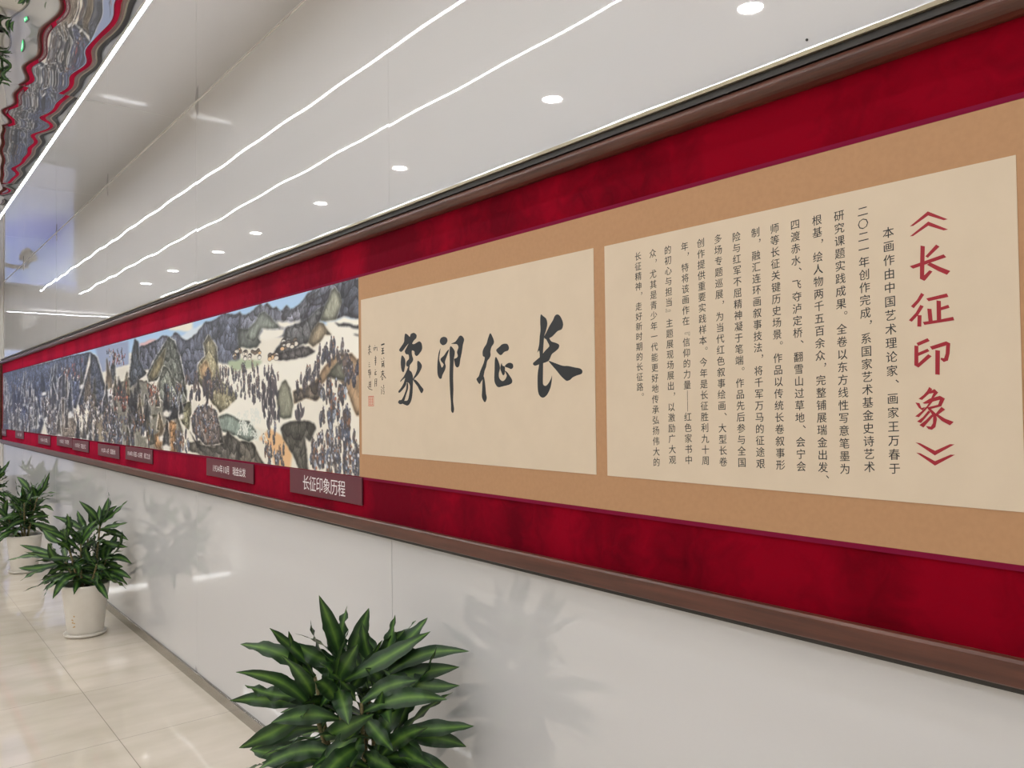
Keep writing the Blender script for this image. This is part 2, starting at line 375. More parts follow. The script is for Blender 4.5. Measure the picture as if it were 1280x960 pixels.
TITLE = [
[(0.6797,2.0127),(0.6461,2.0351),(0.6109,2.0134),(0.6182,2.013),(0.6455,2.0271),(0.6734,2.0124)],
[(0.6801,1.9934),(0.6457,2.0157),(0.6106,1.9943),(0.6187,1.9941),(0.6459,2.0078),(0.6739,1.9931)],
[(0.6607,1.9725),(0.6529,1.97),(0.6552,1.9152),(0.6456,1.9234),(0.6401,1.9203),(0.6528,1.9062),(0.6553,1.9044),(0.6634,1.9096),(0.6626,1.9329)],
[(0.6525,1.9506),(0.6325,1.9699),(0.6264,1.9651),(0.6478,1.9472)],
[(0.6817,1.936),(0.6627,1.9401),(0.6197,1.9495),(0.615,1.9433),(0.6753,1.9304)],
[(0.6438,1.9379),(0.6268,1.9271),(0.6085,1.9168),(0.6147,1.9106),(0.63,1.9197),(0.6499,1.9343)],
[(0.6617,1.8825),(0.656,1.8785),(0.6649,1.8661),(0.676,1.8545),(0.6811,1.8589),(0.6695,1.87)],
[(0.6637,1.8598),(0.6574,1.8565),(0.668,1.8408),(0.6802,1.8289),(0.6856,1.8323),(0.6723,1.8457)],
[(0.6691,1.8409),(0.6616,1.8397),(0.6628,1.818),(0.6701,1.8191)],
[(0.6528,1.8708),(0.6158,1.8761),(0.6129,1.8693),(0.6483,1.865)],
[(0.6342,1.8651),(0.6264,1.8631),(0.6266,1.8271),(0.6345,1.8267)],
[(0.6277,1.8512),(0.6137,1.8548),(0.6113,1.8489),(0.6268,1.8457)],
[(0.6511,1.8514),(0.6434,1.8499),(0.6418,1.8273),(0.6492,1.8258)],
[(0.6598,1.8267),(0.6324,1.8283),(0.6057,1.8317),(0.6038,1.8251),(0.6567,1.8209)],
[(0.6725,1.7876),(0.652,1.7955),(0.6479,1.7899),(0.6694,1.7818)],
[(0.6763,1.7833),(0.669,1.7818),(0.6697,1.7491),(0.6516,1.7652),(0.645,1.7611),(0.6697,1.7406),(0.6774,1.7454)],
[(0.6697,1.7691),(0.6524,1.7756),(0.6488,1.7706),(0.6694,1.7628)],
[(0.6481,1.7793),(0.6189,1.7873),(0.6118,1.7831),(0.6133,1.7642),(0.6166,1.7514),(0.6239,1.7491),(0.6295,1.7542),(0.6288,1.7574),(0.6233,1.756),(0.6204,1.7646),(0.6191,1.7797),(0.6441,1.7731)],
[(0.6384,1.7722),(0.6302,1.7706),(0.6316,1.7255),(0.6395,1.7266)],
[(0.651,1.7033),(0.6457,1.6994),(0.6489,1.6929),(0.6647,1.6789),(0.6711,1.6812),(0.6617,1.6884),(0.6552,1.6958)],
[(0.6488,1.6957),(0.6416,1.6993),(0.6351,1.6926),(0.6447,1.6815),(0.6483,1.6816),(0.6435,1.6918),(0.6508,1.6905)],
[(0.6639,1.6732),(0.6501,1.6816),(0.6456,1.6787),(0.653,1.6722),(0.6603,1.6717)],
[(0.6501,1.6816),(0.6321,1.6864),(0.6234,1.6813),(0.6299,1.6674),(0.636,1.6692),(0.6326,1.6789),(0.6466,1.6753),(0.6502,1.6769)],
[(0.6577,1.6641),(0.6351,1.6702),(0.6298,1.6698),(0.6299,1.667),(0.6505,1.6614)],
[(0.6768,1.6742),(0.6694,1.6732),(0.666,1.6637),(0.6595,1.6656),(0.6642,1.659),(0.6705,1.6637)],
[(0.6465,1.6815),(0.642,1.6796),(0.6532,1.6656),(0.6709,1.6462),(0.6779,1.6479),(0.6652,1.658),(0.6558,1.6675)],
[(0.6533,1.659),(0.6498,1.6561),(0.6675,1.6352),(0.6748,1.638),(0.6636,1.6466)],
[(0.6481,1.6514),(0.6445,1.6486),(0.6631,1.6267),(0.6704,1.6314),(0.6583,1.641)],
[(0.655,1.6627),(0.6487,1.6618),(0.6399,1.6533),(0.6384,1.643),(0.6414,1.628),(0.6478,1.6228),(0.6541,1.624),(0.6585,1.6296),(0.6495,1.6288),(0.6457,1.6355),(0.6451,1.6467),(0.6489,1.6552)],
[(0.6299,1.6659),(0.6235,1.6608),(0.6355,1.6515),(0.6242,1.6441),(0.609,1.6381),(0.6158,1.6316),(0.6296,1.6394),(0.6418,1.6515)],
[(0.6785,1.5982),(0.6702,1.5971),(0.6433,1.5836),(0.6166,1.597),(0.6088,1.5967),(0.6439,1.5749)],
[(0.6777,1.5788),(0.6697,1.5778),(0.6438,1.5643),(0.6162,1.5776),(0.6084,1.5776),(0.644,1.5558)]]
SIGN = [
(4.01,[(2.6913,1.9143),(2.6695,1.9166)]),
(2.18,[(2.6897,1.8994),(2.6733,1.9009)]),
(2.55,[(2.6806,1.8973),(2.6821,1.882)]),
(2.55,[(2.6904,1.8902),(2.6723,1.8913)]),
(2.91,[(2.6894,1.8793),(2.6712,1.8814)]),
(1.46,[(2.6921,1.861),(2.6873,1.8561)]),
(1.46,[(2.6738,1.8646),(2.6715,1.8584)]),
(1.46,[(2.6947,1.8487),(2.6704,1.8516)]),
(1.82,[(2.6874,1.8438),(2.6889,1.8269)]),
(2.18,[(2.6741,1.8478),(2.6719,1.8262)]),
(1.46,[(2.6875,1.8407),(2.6729,1.8416)]),
(1.46,[(2.6864,1.8329),(2.673,1.8339)]),
(1.46,[(2.6802,1.8419),(2.6803,1.8296)]),
(1.82,[(2.6952,1.8086),(2.6721,1.8108)]),
(1.64,[(2.6941,1.8009),(2.671,1.8031)]),
(1.82,[(2.6818,1.8143),(2.685,1.7975),(2.6991,1.7887)]),
(2.18,[(2.6819,1.8005),(2.67,1.7908),(2.6593,1.7838)]),
(1.46,[(2.6882,1.7884),(2.6883,1.7791)]),
(1.46,[(2.6882,1.7868),(2.6785,1.788),(2.6823,1.7774),(2.6895,1.7773)]),
(1.46,[(2.6935,1.7516),(2.69,1.7468)]),
(1.46,[(2.6949,1.7423),(2.6913,1.7361),(2.6939,1.7223)]),
(1.82,[(2.6765,1.7573),(2.6742,1.7511)]),
(1.64,[(2.6839,1.7452),(2.6706,1.7473)]),
(1.46,[(2.6828,1.739),(2.6719,1.7403)]),
(1.46,[(2.6817,1.7328),(2.672,1.7342)]),
(1.46,[(2.683,1.7252),(2.6733,1.722),(2.672,1.7327)]),
(1.27,[(2.7432,1.9152),(2.7382,1.9123)]),
(1.46,[(2.7514,1.9063),(2.7484,1.8951)]),
(1.64,[(2.7483,1.9061),(2.7246,1.9071),(2.7235,1.8937)]),
(1.27,[(2.7358,1.9053),(2.7421,1.8979)]),
(1.46,[(2.7457,1.8637),(2.7289,1.865)]),
(1.82,[(2.7375,1.8726),(2.738,1.8368)]),
(1.46,[(2.7452,1.8559),(2.729,1.8572)]),
(1.27,[(2.7428,1.8479),(2.7303,1.8489)]),
(1.27,[(2.7419,1.8198),(2.737,1.818)]),
(1.46,[(2.7433,1.8105),(2.7296,1.8121)]),
(1.46,[(2.7435,1.7995),(2.7285,1.8006)]),
(1.27,[(2.7371,1.8102),(2.7385,1.7994)]),
(1.27,[(2.7446,1.8089),(2.7435,1.7995)]),
(1.46,[(2.7425,1.7808),(2.7441,1.7527)]),
(1.64,[(2.7412,1.7823),(2.7287,1.7835),(2.7304,1.754)]),
(1.27,[(2.7407,1.7729),(2.7313,1.7736)]),
(1.27,[(2.7408,1.7651),(2.7315,1.7658)]),
(1.46,[(2.7952,1.9106),(2.7747,1.914)]),
(1.64,[(2.7848,1.9194),(2.7864,1.8989)]),
(1.46,[(2.7966,1.9011),(2.7761,1.9031)]),
(1.82,[(2.7864,1.8989),(2.7706,1.8886)]),
(1.46,[(2.7864,1.8942),(2.7955,1.8868)]),
(1.64,[(2.7864,1.8926),(2.7879,1.8801)]),
(1.27,[(2.7902,1.8486),(2.7844,1.8499)]),
(1.27,[(2.7935,1.8408),(2.782,1.8419)]),
(1.46,[(2.7923,1.8329),(2.7796,1.8339)]),
(1.27,[(2.7951,1.8203),(2.7939,1.8076)]),
(1.27,[(2.7938,1.8171),(2.7759,1.8211)]),
(1.46,[(2.7848,1.8231),(2.784,1.7883)]),
(1.27,[(2.7939,1.8108),(2.7735,1.8116)]),
(1.27,[(2.7953,1.8013),(2.7748,1.8069)]),
(1.27,[(2.7772,1.8165),(2.7749,1.8006)]),
(1.27,[(2.788,1.7743),(2.7896,1.7506)]),
(1.46,[(2.7765,1.7755),(2.7756,1.7503)]),
(1.27,[(2.788,1.7695),(2.7766,1.7708)]),
(1.27,[(2.7881,1.7616),(2.7767,1.7629)]),
(1.27,[(2.7882,1.7538),(2.7768,1.7551)]),
(1.64,[(2.801,1.7541),(2.7915,1.7459),(2.7643,1.74)])]
SEALQ = [(2.7964,1.716),(2.7533,1.7154),(2.7538,1.676),(2.7969,1.6762)]
COLUMNS = [
('本画作由中国艺术理论家、画家王万春于',0.7213,2.0081,0.7194,1.5463,17),
('二〇二一年创作完成，系国家艺术基金史诗艺术',0.7714,2.06,0.7691,1.5465,20),
('研究课题实践成果。全卷以东方线性写意笔墨为',0.8214,2.0605,0.82,1.5396,20),
('根基，绘人物两千五百余众，完整铺展瑞金出发、',0.8702,2.0604,0.868,1.5402,20),
('四渡赤水、飞夺泸定桥、翻雪山过草地、会宁会',0.921,2.0605,0.9177,1.5396,20),
('师等长征关键历史场景。作品以传统长卷叙事形',0.9707,2.0607,0.9669,1.5399,20),
('制，融汇连环画叙事技法，将千军万马的征途艰',1.0189,2.0602,1.0168,1.5401,20),
('险与红军不屈精神凝于笔端。作品先后参与全国',1.0697,2.0593,1.0653,1.5404,20),
('多场专题巡展，为当代红色叙事绘画、大型长卷',1.1201,2.0628,1.1163,1.5394,20),
('创作提供重要实践样本。今年是长征胜利九十周',1.1698,2.0615,1.166,1.5396,20),
('年，特将该画作在『信仰的力量——红色家书中',1.2182,2.0608,1.2162,1.5389,20),
('的初心与担当』主题展现场展出，以激励广大观',1.2706,2.0605,1.266,1.5365,20),
('众，尤其是青少年一代能更好地传承弘扬伟大的',1.3195,2.0597,1.3174,1.5283,20),
('长征精神，走好新时期的长征路。',1.3691,2.0596,1.369,1.7198,13)]
PAINT = [
('k',(170,203,236),[(14.737,3.287),(4.988,2.137),(4.988,2.274),(4.203,2.248),(2.881,2.211),(2.883,2.034),(4.205,2.027),(6.7,2.103),(14.698,2.365)]),
('k',(214,226,238),[(4.204,2.173),(4.886,2.17),(5.324,2.123),(6.211,2.091),(6.211,2.037),(4.204,2.034)]),
('k',(225,180,180),[(6.212,2.151),(5.784,2.155),(5.784,2.098),(6.161,2.101)]),
('s',(86,90,104),[(4.19,2.191),(4.272,2.179),(4.443,2.206),(4.594,2.178),(4.752,2.181),(4.886,2.137),(5.098,2.095),(5.209,2.127),(5.344,2.172),(5.444,2.143),(5.61,2.168),(5.74,2.152),(5.921,2.132),(6.161,2.135),(6.221,2.118),(6.211,1.848),(4.754,1.811),(4.192,1.836)]),
('s',(96,98,110),[(4.221,2.189),(4.153,2.173),(4.086,2.17),(4.021,2.185),(3.942,2.195),(3.896,2.206),(3.865,2.188),(3.82,2.203),(3.747,2.17),(3.704,2.171),(3.649,2.143),(3.662,2.135),(3.594,2.16),(3.54,2.137),(3.488,2.143),(3.423,2.164),(3.348,2.193),(3.288,2.202),(3.195,2.201),(3.105,2.21),(2.998,2.207),(2.936,2.194),(2.884,2.202),(2.883,2.034),(3.0,2.054),(3.074,2.046),(3.174,2.045),(3.231,2.055),(3.29,2.034),(3.387,2.004),(3.595,2.009),(3.882,2.029),(4.222,2.003)]),
('s',(108,108,118),[(3.663,2.116),(3.594,2.143),(3.54,2.132),(3.475,2.136),(3.386,2.165),(3.312,2.183),(3.218,2.193),(3.265,2.152),(3.337,2.133),(3.386,2.095),(3.437,2.084),(3.527,2.073),(3.649,2.092)]),
('s',(84,84,96),[(3.412,2.082),(3.361,2.125),(3.289,2.154),(3.195,2.175),(3.116,2.191),(3.128,2.147),(3.196,2.119),(3.277,2.096),(3.338,2.075)]),
('s',(70,72,82),[(3.031,2.052),(3.041,2.147),(3.019,2.199),(2.977,2.199),(2.884,2.197),(2.883,2.029),(2.938,2.053)]),
('h',(92,96,92),[(4.221,2.104),(4.07,2.092),(3.959,2.047),(3.897,2.006),(3.959,1.981),(4.222,1.997)]),
('h',(126,132,124),[(4.054,2.097),(3.99,2.116),(3.927,2.146),(3.85,2.157),(3.777,2.132),(3.719,2.092),(3.663,2.059),(3.734,2.059),(3.881,2.071),(3.943,2.034),(4.006,2.014),(4.103,2.045)]),
('k',(240,237,226),[(3.719,2.098),(3.649,2.086),(3.527,2.073),(3.412,2.082),(3.437,2.068),(3.554,2.053),(3.608,2.049),(3.677,2.066)]),
('k',(240,237,226),[(3.881,2.074),(3.608,2.046),(3.622,2.022),(3.734,2.007),(3.837,2.008),(3.943,2.031),(3.881,2.053)]),
('h',(146,146,130),[(3.231,2.055),(3.196,2.103),(3.139,2.143),(3.116,2.181),(3.083,2.19),(3.041,2.157),(3.02,2.115),(3.052,2.079),(3.074,2.046),(3.174,2.045)]),
('s',(90,90,92),[(3.622,2.011),(3.595,2.048),(3.514,2.063),(3.412,2.071),(3.337,2.08),(3.277,2.101),(3.219,2.116),(3.173,2.116),(3.219,2.075),(3.231,2.05),(3.29,2.008),(3.339,1.969),(3.464,1.95),(3.542,1.927),(3.596,1.897),(3.693,1.902),(3.735,1.938)]),
('h',(152,138,115),[(3.302,2.019),(3.242,2.051),(3.196,2.042),(3.108,1.979),(3.174,1.986),(3.22,1.961),(3.291,1.945),(3.351,1.97)]),
('s',(84,80,80),[(3.678,1.935),(3.464,1.95),(3.339,1.953),(3.267,1.922),(3.389,1.897),(3.596,1.891),(3.679,1.901)]),
('k',(242,239,228),[(3.174,2.045),(3.074,2.046),(3.0,2.054),(2.886,2.029),(2.876,1.866),(2.94,1.894),(3.087,1.902),(3.176,1.876),(3.221,1.889),(3.292,1.871),(3.389,1.812),(3.39,1.732),(3.572,1.541),(4.294,1.587),(4.773,1.788),(4.773,1.933),(4.039,1.912),(3.679,1.889),(3.389,1.895),(3.267,1.922),(3.22,1.961),(3.174,1.983),(3.097,1.975)]),
('s',(74,74,76),[(3.09,2.038),(3.042,2.026),(2.979,2.025),(2.878,2.0),(2.877,1.986),(2.938,2.0),(3.053,2.017)]),
('s',(74,74,76),[(2.924,1.97),(2.879,1.969),(2.877,1.959)]),
('k',(176,190,160),[(4.382,1.935),(4.104,1.931),(3.883,1.905),(3.944,1.884),(4.31,1.874)]),
('h',(150,126,100),[(3.341,1.766),(3.226,1.824),(3.14,1.875),(3.024,1.901),(2.936,1.896),(2.82,1.829),(2.813,1.594),(2.865,1.603),(2.917,1.664),(2.97,1.732),(3.048,1.786),(3.094,1.798),(3.165,1.795),(3.239,1.753),(3.227,1.714),(3.265,1.698),(3.381,1.71),(3.503,1.682),(3.517,1.753)]),
('h',(104,104,92),[(3.165,1.8),(3.117,1.842),(3.047,1.871),(2.98,1.878),(2.936,1.824),(2.959,1.773),(3.048,1.786),(3.094,1.798)]),
('s',(92,84,76),[(3.517,1.753),(3.394,1.756),(3.289,1.782),(3.214,1.813),(3.215,1.736),(3.24,1.714),(3.265,1.698),(3.381,1.71),(3.489,1.688)]),
('h',(138,138,122),[(3.706,1.744),(3.646,1.797),(3.602,1.808),(3.545,1.771),(3.517,1.706),(3.503,1.682),(3.532,1.623),(3.618,1.617),(3.692,1.634)]),
('h',(128,140,132),[(4.207,1.612),(4.064,1.6),(3.963,1.543),(3.946,1.518),(4.048,1.496),(4.208,1.511),(4.497,1.545),(4.708,1.6),(4.397,1.645)]),
('k',(230,188,140),[(3.929,1.518),(3.785,1.566),(3.663,1.544),(3.561,1.505),(3.534,1.447),(3.548,1.387),(3.74,1.389),(3.785,1.473)]),
('s',(82,80,74),[(3.663,1.58),(3.56,1.605),(3.449,1.607),(3.395,1.613),(3.291,1.603),(3.266,1.581),(3.331,1.512),(3.383,1.533),(3.363,1.483),(3.345,1.382),(3.451,1.375),(3.534,1.459),(3.634,1.526)]),
('s',(96,92,84),[(4.708,1.497),(4.397,1.52),(4.208,1.497),(4.1,1.504),(4.014,1.49),(3.93,1.442),(3.849,1.377),(4.601,1.371),(5.055,1.411),(5.104,1.455)]),
('k',(150,164,196),[(7.651,2.206),(6.526,2.193),(6.498,2.009),(6.867,1.982),(7.305,1.906),(7.509,2.055)]),
('k',(228,224,212),[(7.649,1.98),(6.525,2.01),(5.098,1.843),(4.888,1.681),(5.099,1.499),(5.365,1.373),(7.644,1.371)]),
('h',(120,118,108),[(7.645,1.563),(7.239,1.812),(6.525,1.912),(6.015,1.869),(5.325,1.683),(5.173,1.52),(5.287,1.365),(7.643,1.339)]),
('s',(66,72,80),[(6.498,1.939),(6.418,2.103),(6.34,2.194),(6.237,2.16),(6.211,2.037),(6.015,1.922),(6.261,1.876),(6.471,1.826)]),
('w',(84,88,82),[(6.015,1.908),(5.875,1.981),(5.696,2.061),(5.485,2.146),(5.364,2.114),(5.247,2.012),(5.172,1.891),(5.099,1.774),(5.099,1.705),(5.248,1.683),(5.404,1.791),(5.485,1.878),(5.61,1.907),(5.784,1.862),(5.968,1.855)]),
('h',(128,120,92),[(5.968,1.894),(5.829,1.979),(5.653,2.046),(5.547,2.077),(5.61,1.969),(5.74,1.899),(5.875,1.859)]),
('w',(134,128,104),[(4.887,1.936),(4.753,1.985),(4.786,2.063),(4.688,2.105),(4.564,2.027),(4.549,1.974),(4.504,1.846),(4.445,1.813),(4.22,1.738),(4.359,1.679),(4.505,1.649),(4.627,1.702),(4.754,1.768),(4.887,1.837)]),
('h',(190,160,122),[(4.853,1.913),(4.737,1.962),(4.626,1.872),(4.689,1.809),(4.82,1.857)]),
('w',(116,120,110),[(5.74,1.848),(5.61,1.957),(5.485,1.939),(5.404,1.875),(5.21,1.811),(5.099,1.705),(5.364,1.683),(5.696,1.734)]),
('s',(150,116,82),[(5.92,1.478),(5.696,1.509),(5.485,1.598),(5.325,1.576),(5.325,1.469),(5.325,1.375),(5.784,1.393)]),
('w',(132,130,104),[(5.286,1.635),(5.172,1.694),(5.027,1.716),(5.009,1.636),(5.063,1.534),(5.21,1.589)]),
('w',(112,104,100),[(5.027,1.614),(4.888,1.681),(4.722,1.702),(4.565,1.659),(4.476,1.556),(4.447,1.474),(4.755,1.453),(4.992,1.524)]),
('s',(88,85,80),[(5.063,1.534),(4.888,1.46),(4.628,1.447),(4.447,1.474),(4.388,1.547),(4.195,1.482),(4.195,1.374),(4.628,1.373),(4.889,1.427)]),
('h',(120,116,92),[(6.364,1.714),(6.261,1.808),(6.111,1.712),(5.921,1.633),(5.74,1.621),(5.921,1.581),(6.21,1.632)]),
('s',(46,48,52),[(6.471,1.826),(6.261,1.686),(6.062,1.527),(6.26,1.578),(6.416,1.631),(6.635,1.744)]),
('s',(46,48,52),[(5.568,1.684),(5.325,1.695),(5.099,1.705),(5.286,1.612),(5.485,1.586),(5.61,1.634)]),
('w',(62,70,88),[(7.651,2.125),(7.372,1.908),(7.174,1.689),(6.747,1.486),(6.69,1.359),(6.923,1.364),(7.237,1.552),(7.647,1.691)]),
('w',(60,66,80),[(8.38,1.72),(8.1,1.914),(7.865,2.073),(7.866,2.187),(7.585,2.122),(7.319,1.892),(7.066,1.781),(7.064,1.573),(7.421,1.714),(7.862,1.793),(8.158,1.614)]),
('s',(74,82,104),[(14.088,2.226),(10.563,2.195),(9.345,2.199),(7.866,2.187),(8.101,1.953),(8.477,1.666),(9.497,1.817),(10.085,1.604),(10.449,1.391),(14.055,1.373)]),  # slate kept bluish to carry the screen's reflection at the far end
('w',(96,96,104),[(9.495,1.727),(9.341,1.992),(9.039,2.04),(8.75,1.862),(8.542,1.612),(8.746,1.555),(9.107,1.667),(9.256,1.521),(9.331,1.402),(9.905,1.388),(10.36,1.603),(10.411,1.814),(10.089,1.794),(9.74,1.667)]),
('w',(60,68,92),[(12.656,1.515),(12.465,1.765),(11.968,1.963),(11.607,1.74),(11.16,1.599),(10.947,1.465),(11.598,1.401),(12.586,1.419)]),
('w',(120,110,100),[(9.336,1.667),(9.11,1.811),(8.747,1.639),(8.345,1.506),(8.095,1.406),(9.331,1.387)]),
('h',(140,130,112),[(7.635,1.616),(7.317,1.642),(7.064,1.573),(7.063,1.388),(7.744,1.391)])]
CROWD = [
([(4.773,1.885),(4.039,1.9),(3.665,1.849),(3.68,1.759),(3.946,1.71),(4.206,1.738),(4.773,1.781)],170,0.062,0),
([(4.292,2.001),(3.692,1.941),(3.693,1.907),(4.292,1.944)],34,0.035,2),
([(3.636,2.006),(3.45,1.993),(3.464,1.956),(3.65,1.956)],14,0.035,2),
([(3.232,1.941),(3.175,1.958),(3.064,1.97),(2.94,1.894),(2.88,1.862),(2.881,1.829),(2.961,1.846),(3.022,1.898),(3.153,1.875),(3.245,1.859)],26,0.085,0),
([(3.516,1.8),(3.366,1.829),(3.238,1.858),(3.177,1.844),(3.289,1.787),(3.394,1.762),(3.503,1.758)],22,0.085,0),
([(3.305,1.535),(3.168,1.55),(3.016,1.611),(2.876,1.557),(2.868,1.375),(3.076,1.377),(3.345,1.376)],150,0.075,1),
([(3.239,1.78),(2.981,1.789),(2.993,1.701),(3.05,1.637),(3.131,1.686),(3.227,1.736)],46,0.08,1),
([(3.24,1.664),(3.084,1.659),(3.12,1.583),(3.229,1.587)],20,0.08,1),
([(3.027,1.664),(2.949,1.659),(2.962,1.545),(3.028,1.543)],22,0.08,1),
([(3.047,1.887),(2.872,1.847),(2.894,1.771),(2.98,1.805)],26,0.075,0),
([(3.88,1.52),(3.707,1.604),(3.634,1.502),(3.577,1.392),(3.849,1.383)],44,0.07,1),
([(5.009,1.614),(4.888,1.681),(4.722,1.697),(4.581,1.654),(4.476,1.556),(4.628,1.468),(4.957,1.502)],110,0.045,1),
([(5.172,1.903),(4.787,1.866),(4.82,1.725),(5.099,1.751)],26,0.07,0),
([(4.786,1.877),(4.626,1.872),(4.596,1.722),(4.787,1.724)],26,0.09,0),
([(6.015,1.843),(5.696,1.835),(5.696,1.709),(5.921,1.685)],50,0.045,3),
([(7.175,1.811),(6.58,1.871),(6.524,1.687),(6.986,1.659)],50,0.05,3),
([(5.568,1.831),(5.172,1.81),(5.172,1.682),(5.485,1.683)],36,0.06,1),
([(7.37,1.628),(6.111,1.632),(5.829,1.506),(5.92,1.401),(7.368,1.38)],140,0.07,1),
([(5.364,1.528),(5.063,1.522),(5.063,1.397),(5.365,1.397)],30,0.07,1),
([(7.242,2.165),(6.581,2.126),(6.636,2.001),(7.176,2.024)],40,0.04,3),
([(8.61,1.612),(7.862,1.78),(7.065,1.723),(7.063,1.434),(8.095,1.406)],120,0.075,4),
([(9.266,2.092),(8.164,2.139),(8.351,1.961),(8.751,1.945)],40,0.06,3),
([(13.149,1.71),(10.752,1.835),(10.743,1.435),(12.857,1.395)],60,0.075,4),
([(14.082,2.076),(10.962,2.11),(10.754,1.902),(13.449,1.875)],40,0.06,4),
([(10.364,1.797),(9.497,1.817),(9.331,1.402),(9.993,1.402)],60,0.08,4)]
TREE = [(3.806,1.802),(3.838,1.753),(3.751,1.813),(3.775,1.77),(3.721,1.732),(3.799,1.708),(3.745,1.665),(3.847,1.665),(3.784,1.628),(3.816,1.602),(3.729,1.781),(3.707,1.634),(3.863,1.715),(3.76,1.72),(3.462,1.659),(3.435,1.636)]
PLAQUES = [(2.846,3.542,1.276),(3.996,4.722,1.276),(5.852,6.591,1.28),(6.784,7.526,1.27),(7.895,8.61,1.275),(8.626,9.424,1.29),(9.813,10.583,1.272),(11.677,12.411,1.289),(13.317,13.96,1.287)]
PXFIT = (2552.0618,166.25,-1.2676)
NEAR_LEAVES = [(-0.037,0.906,-0.116,1.059,0.0,0.058),(-0.018,0.828,-0.044,1.004,0.06,0.066),(0.028,0.86,0.12,0.981,0.05,0.066),(-0.103,0.821,-0.126,0.984,0.03,0.058),(-0.064,0.815,-0.211,0.893,0.05,0.066),(-0.155,0.847,-0.396,0.89,0.05,0.066),(-0.116,0.821,-0.338,0.795,-0.06,0.058),(0.021,0.812,0.244,0.946,-0.05,0.066),(0.113,0.795,0.232,0.972,0.07,0.066),(0.198,0.763,0.36,0.885,-0.03,0.058),(0.192,0.782,0.224,0.854,0.08,0.066),(0.251,0.769,0.378,0.751,0.05,0.066),(-0.142,0.724,-0.396,0.74,-0.02,0.058),(-0.103,0.737,-0.345,0.616,-0.1,0.066),(-0.037,0.672,-0.234,0.704,-0.12,0.066),(-0.103,0.639,-0.32,0.592,-0.06,0.058),(-0.103,0.607,-0.355,0.56,0.02,0.066),(-0.051,0.561,-0.298,0.545,-0.08,0.066),(-0.037,0.535,-0.314,0.519,-0.03,0.058),(0.021,0.776,0.208,0.803,-0.12,0.066),(0.054,0.73,0.306,0.766,-0.14,0.066),(0.146,0.73,0.146,0.623,-0.2,0.058),(0.179,0.652,0.398,0.642,0,0.066),(0.211,0.607,0.381,0.571,0.04,0.066),(0.146,0.646,0.264,0.567,-0.18,0.058),(0.021,0.567,0.185,0.607,-0.22,0.066),(0.12,0.515,0.326,0.506,-0.05,0.066),(0.074,0.639,0.015,0.577,-0.22,0.058),(-0.024,0.782,0.028,0.932,-0.1,0.066),(0.107,0.815,0.126,0.926,0.05,0.066),(-0.037,0.847,-0.077,0.942,0.08,0.058),(0.008,0.795,0.015,0.72,-0.15,0.066),(-0.103,0.737,-0.234,0.818,-0.02,0.066),(-0.162,0.737,-0.217,0.776,0.06,0.058),(0.179,0.717,0.273,0.73,0.08,0.066),(-0.011,0.795,-0.064,0.86,-0.12,0.066),(0.028,0.821,-0.011,0.906,0.1,0.058),(-0.064,0.73,-0.214,0.854,0.09,0.066),(0.067,0.782,0.152,0.926,0.1,0.066),(0.107,0.704,0.231,0.548,-0.1,0.058),(0.002,0.665,-0.09,0.58,-0.15,0.066),(0.159,0.756,0.342,0.815,0.06,0.066)]
MID_LEAVES = [(0.018,0.815,-0.034,0.986,0,0.055),(0.063,0.815,0.122,1.001,0.05,0.055),(0.108,0.8,0.309,0.986,0.02,0.055),(-0.087,0.741,-0.116,0.904,0.05,0.055),(0.122,0.756,0.354,0.83,-0.05,0.055),(0.197,0.741,0.391,0.689,0.05,0.055),(-0.146,0.697,-0.318,0.808,-0.05,0.055),(-0.146,0.726,-0.281,0.867,0.05,0.055),(-0.221,0.652,-0.497,0.659,0,0.055),(-0.266,0.622,-0.553,0.556,-0.08,0.055),(-0.251,0.578,-0.512,0.504,-0.05,0.055),(-0.191,0.504,-0.445,0.417,-0.04,0.055),(-0.146,0.429,-0.355,0.363,-0.08,0.055),(-0.042,0.429,-0.236,0.355,-0.12,0.055),(-0.281,0.607,-0.46,0.466,0.06,0.055),(0.122,0.667,0.346,0.637,0.03,0.055),(0.167,0.607,0.391,0.533,0.04,0.055),(0.108,0.548,0.317,0.504,-0.08,0.055),(0.108,0.489,0.197,0.429,-0.14,0.055),(0.033,0.682,0.018,0.786,-0.12,0.055),(-0.072,0.682,-0.146,0.786,-0.12,0.055),(0.137,0.622,0.212,0.504,-0.15,0.055),(-0.042,0.593,-0.266,0.637,-0.16,0.055),(0.018,0.459,0.167,0.392,-0.1,0.055),(0.078,0.786,0.182,0.934,0.06,0.055),(0.018,0.741,0.137,0.86,-0.1,0.055)]


# ------------------------------------------------------------------ picture frame on the wall
FRAME_Y0, FRAME_Y1 = -1.2, 13.80
M_brown = mat('brown_wood', lin((104, 58, 42)), 0.32)
add_noise_color(M_brown, lin((70, 38, 28)), lin((96, 55, 42)), (6, 0.35, 6), 9, 4)
M_track = mat('bronze_track', lin((150, 140, 118)), 0.35, 0.6)
M_dark = mat('groove_shade', lin((44, 40, 36)), 0.5)  # shade of the gaps along the rails put into the colour

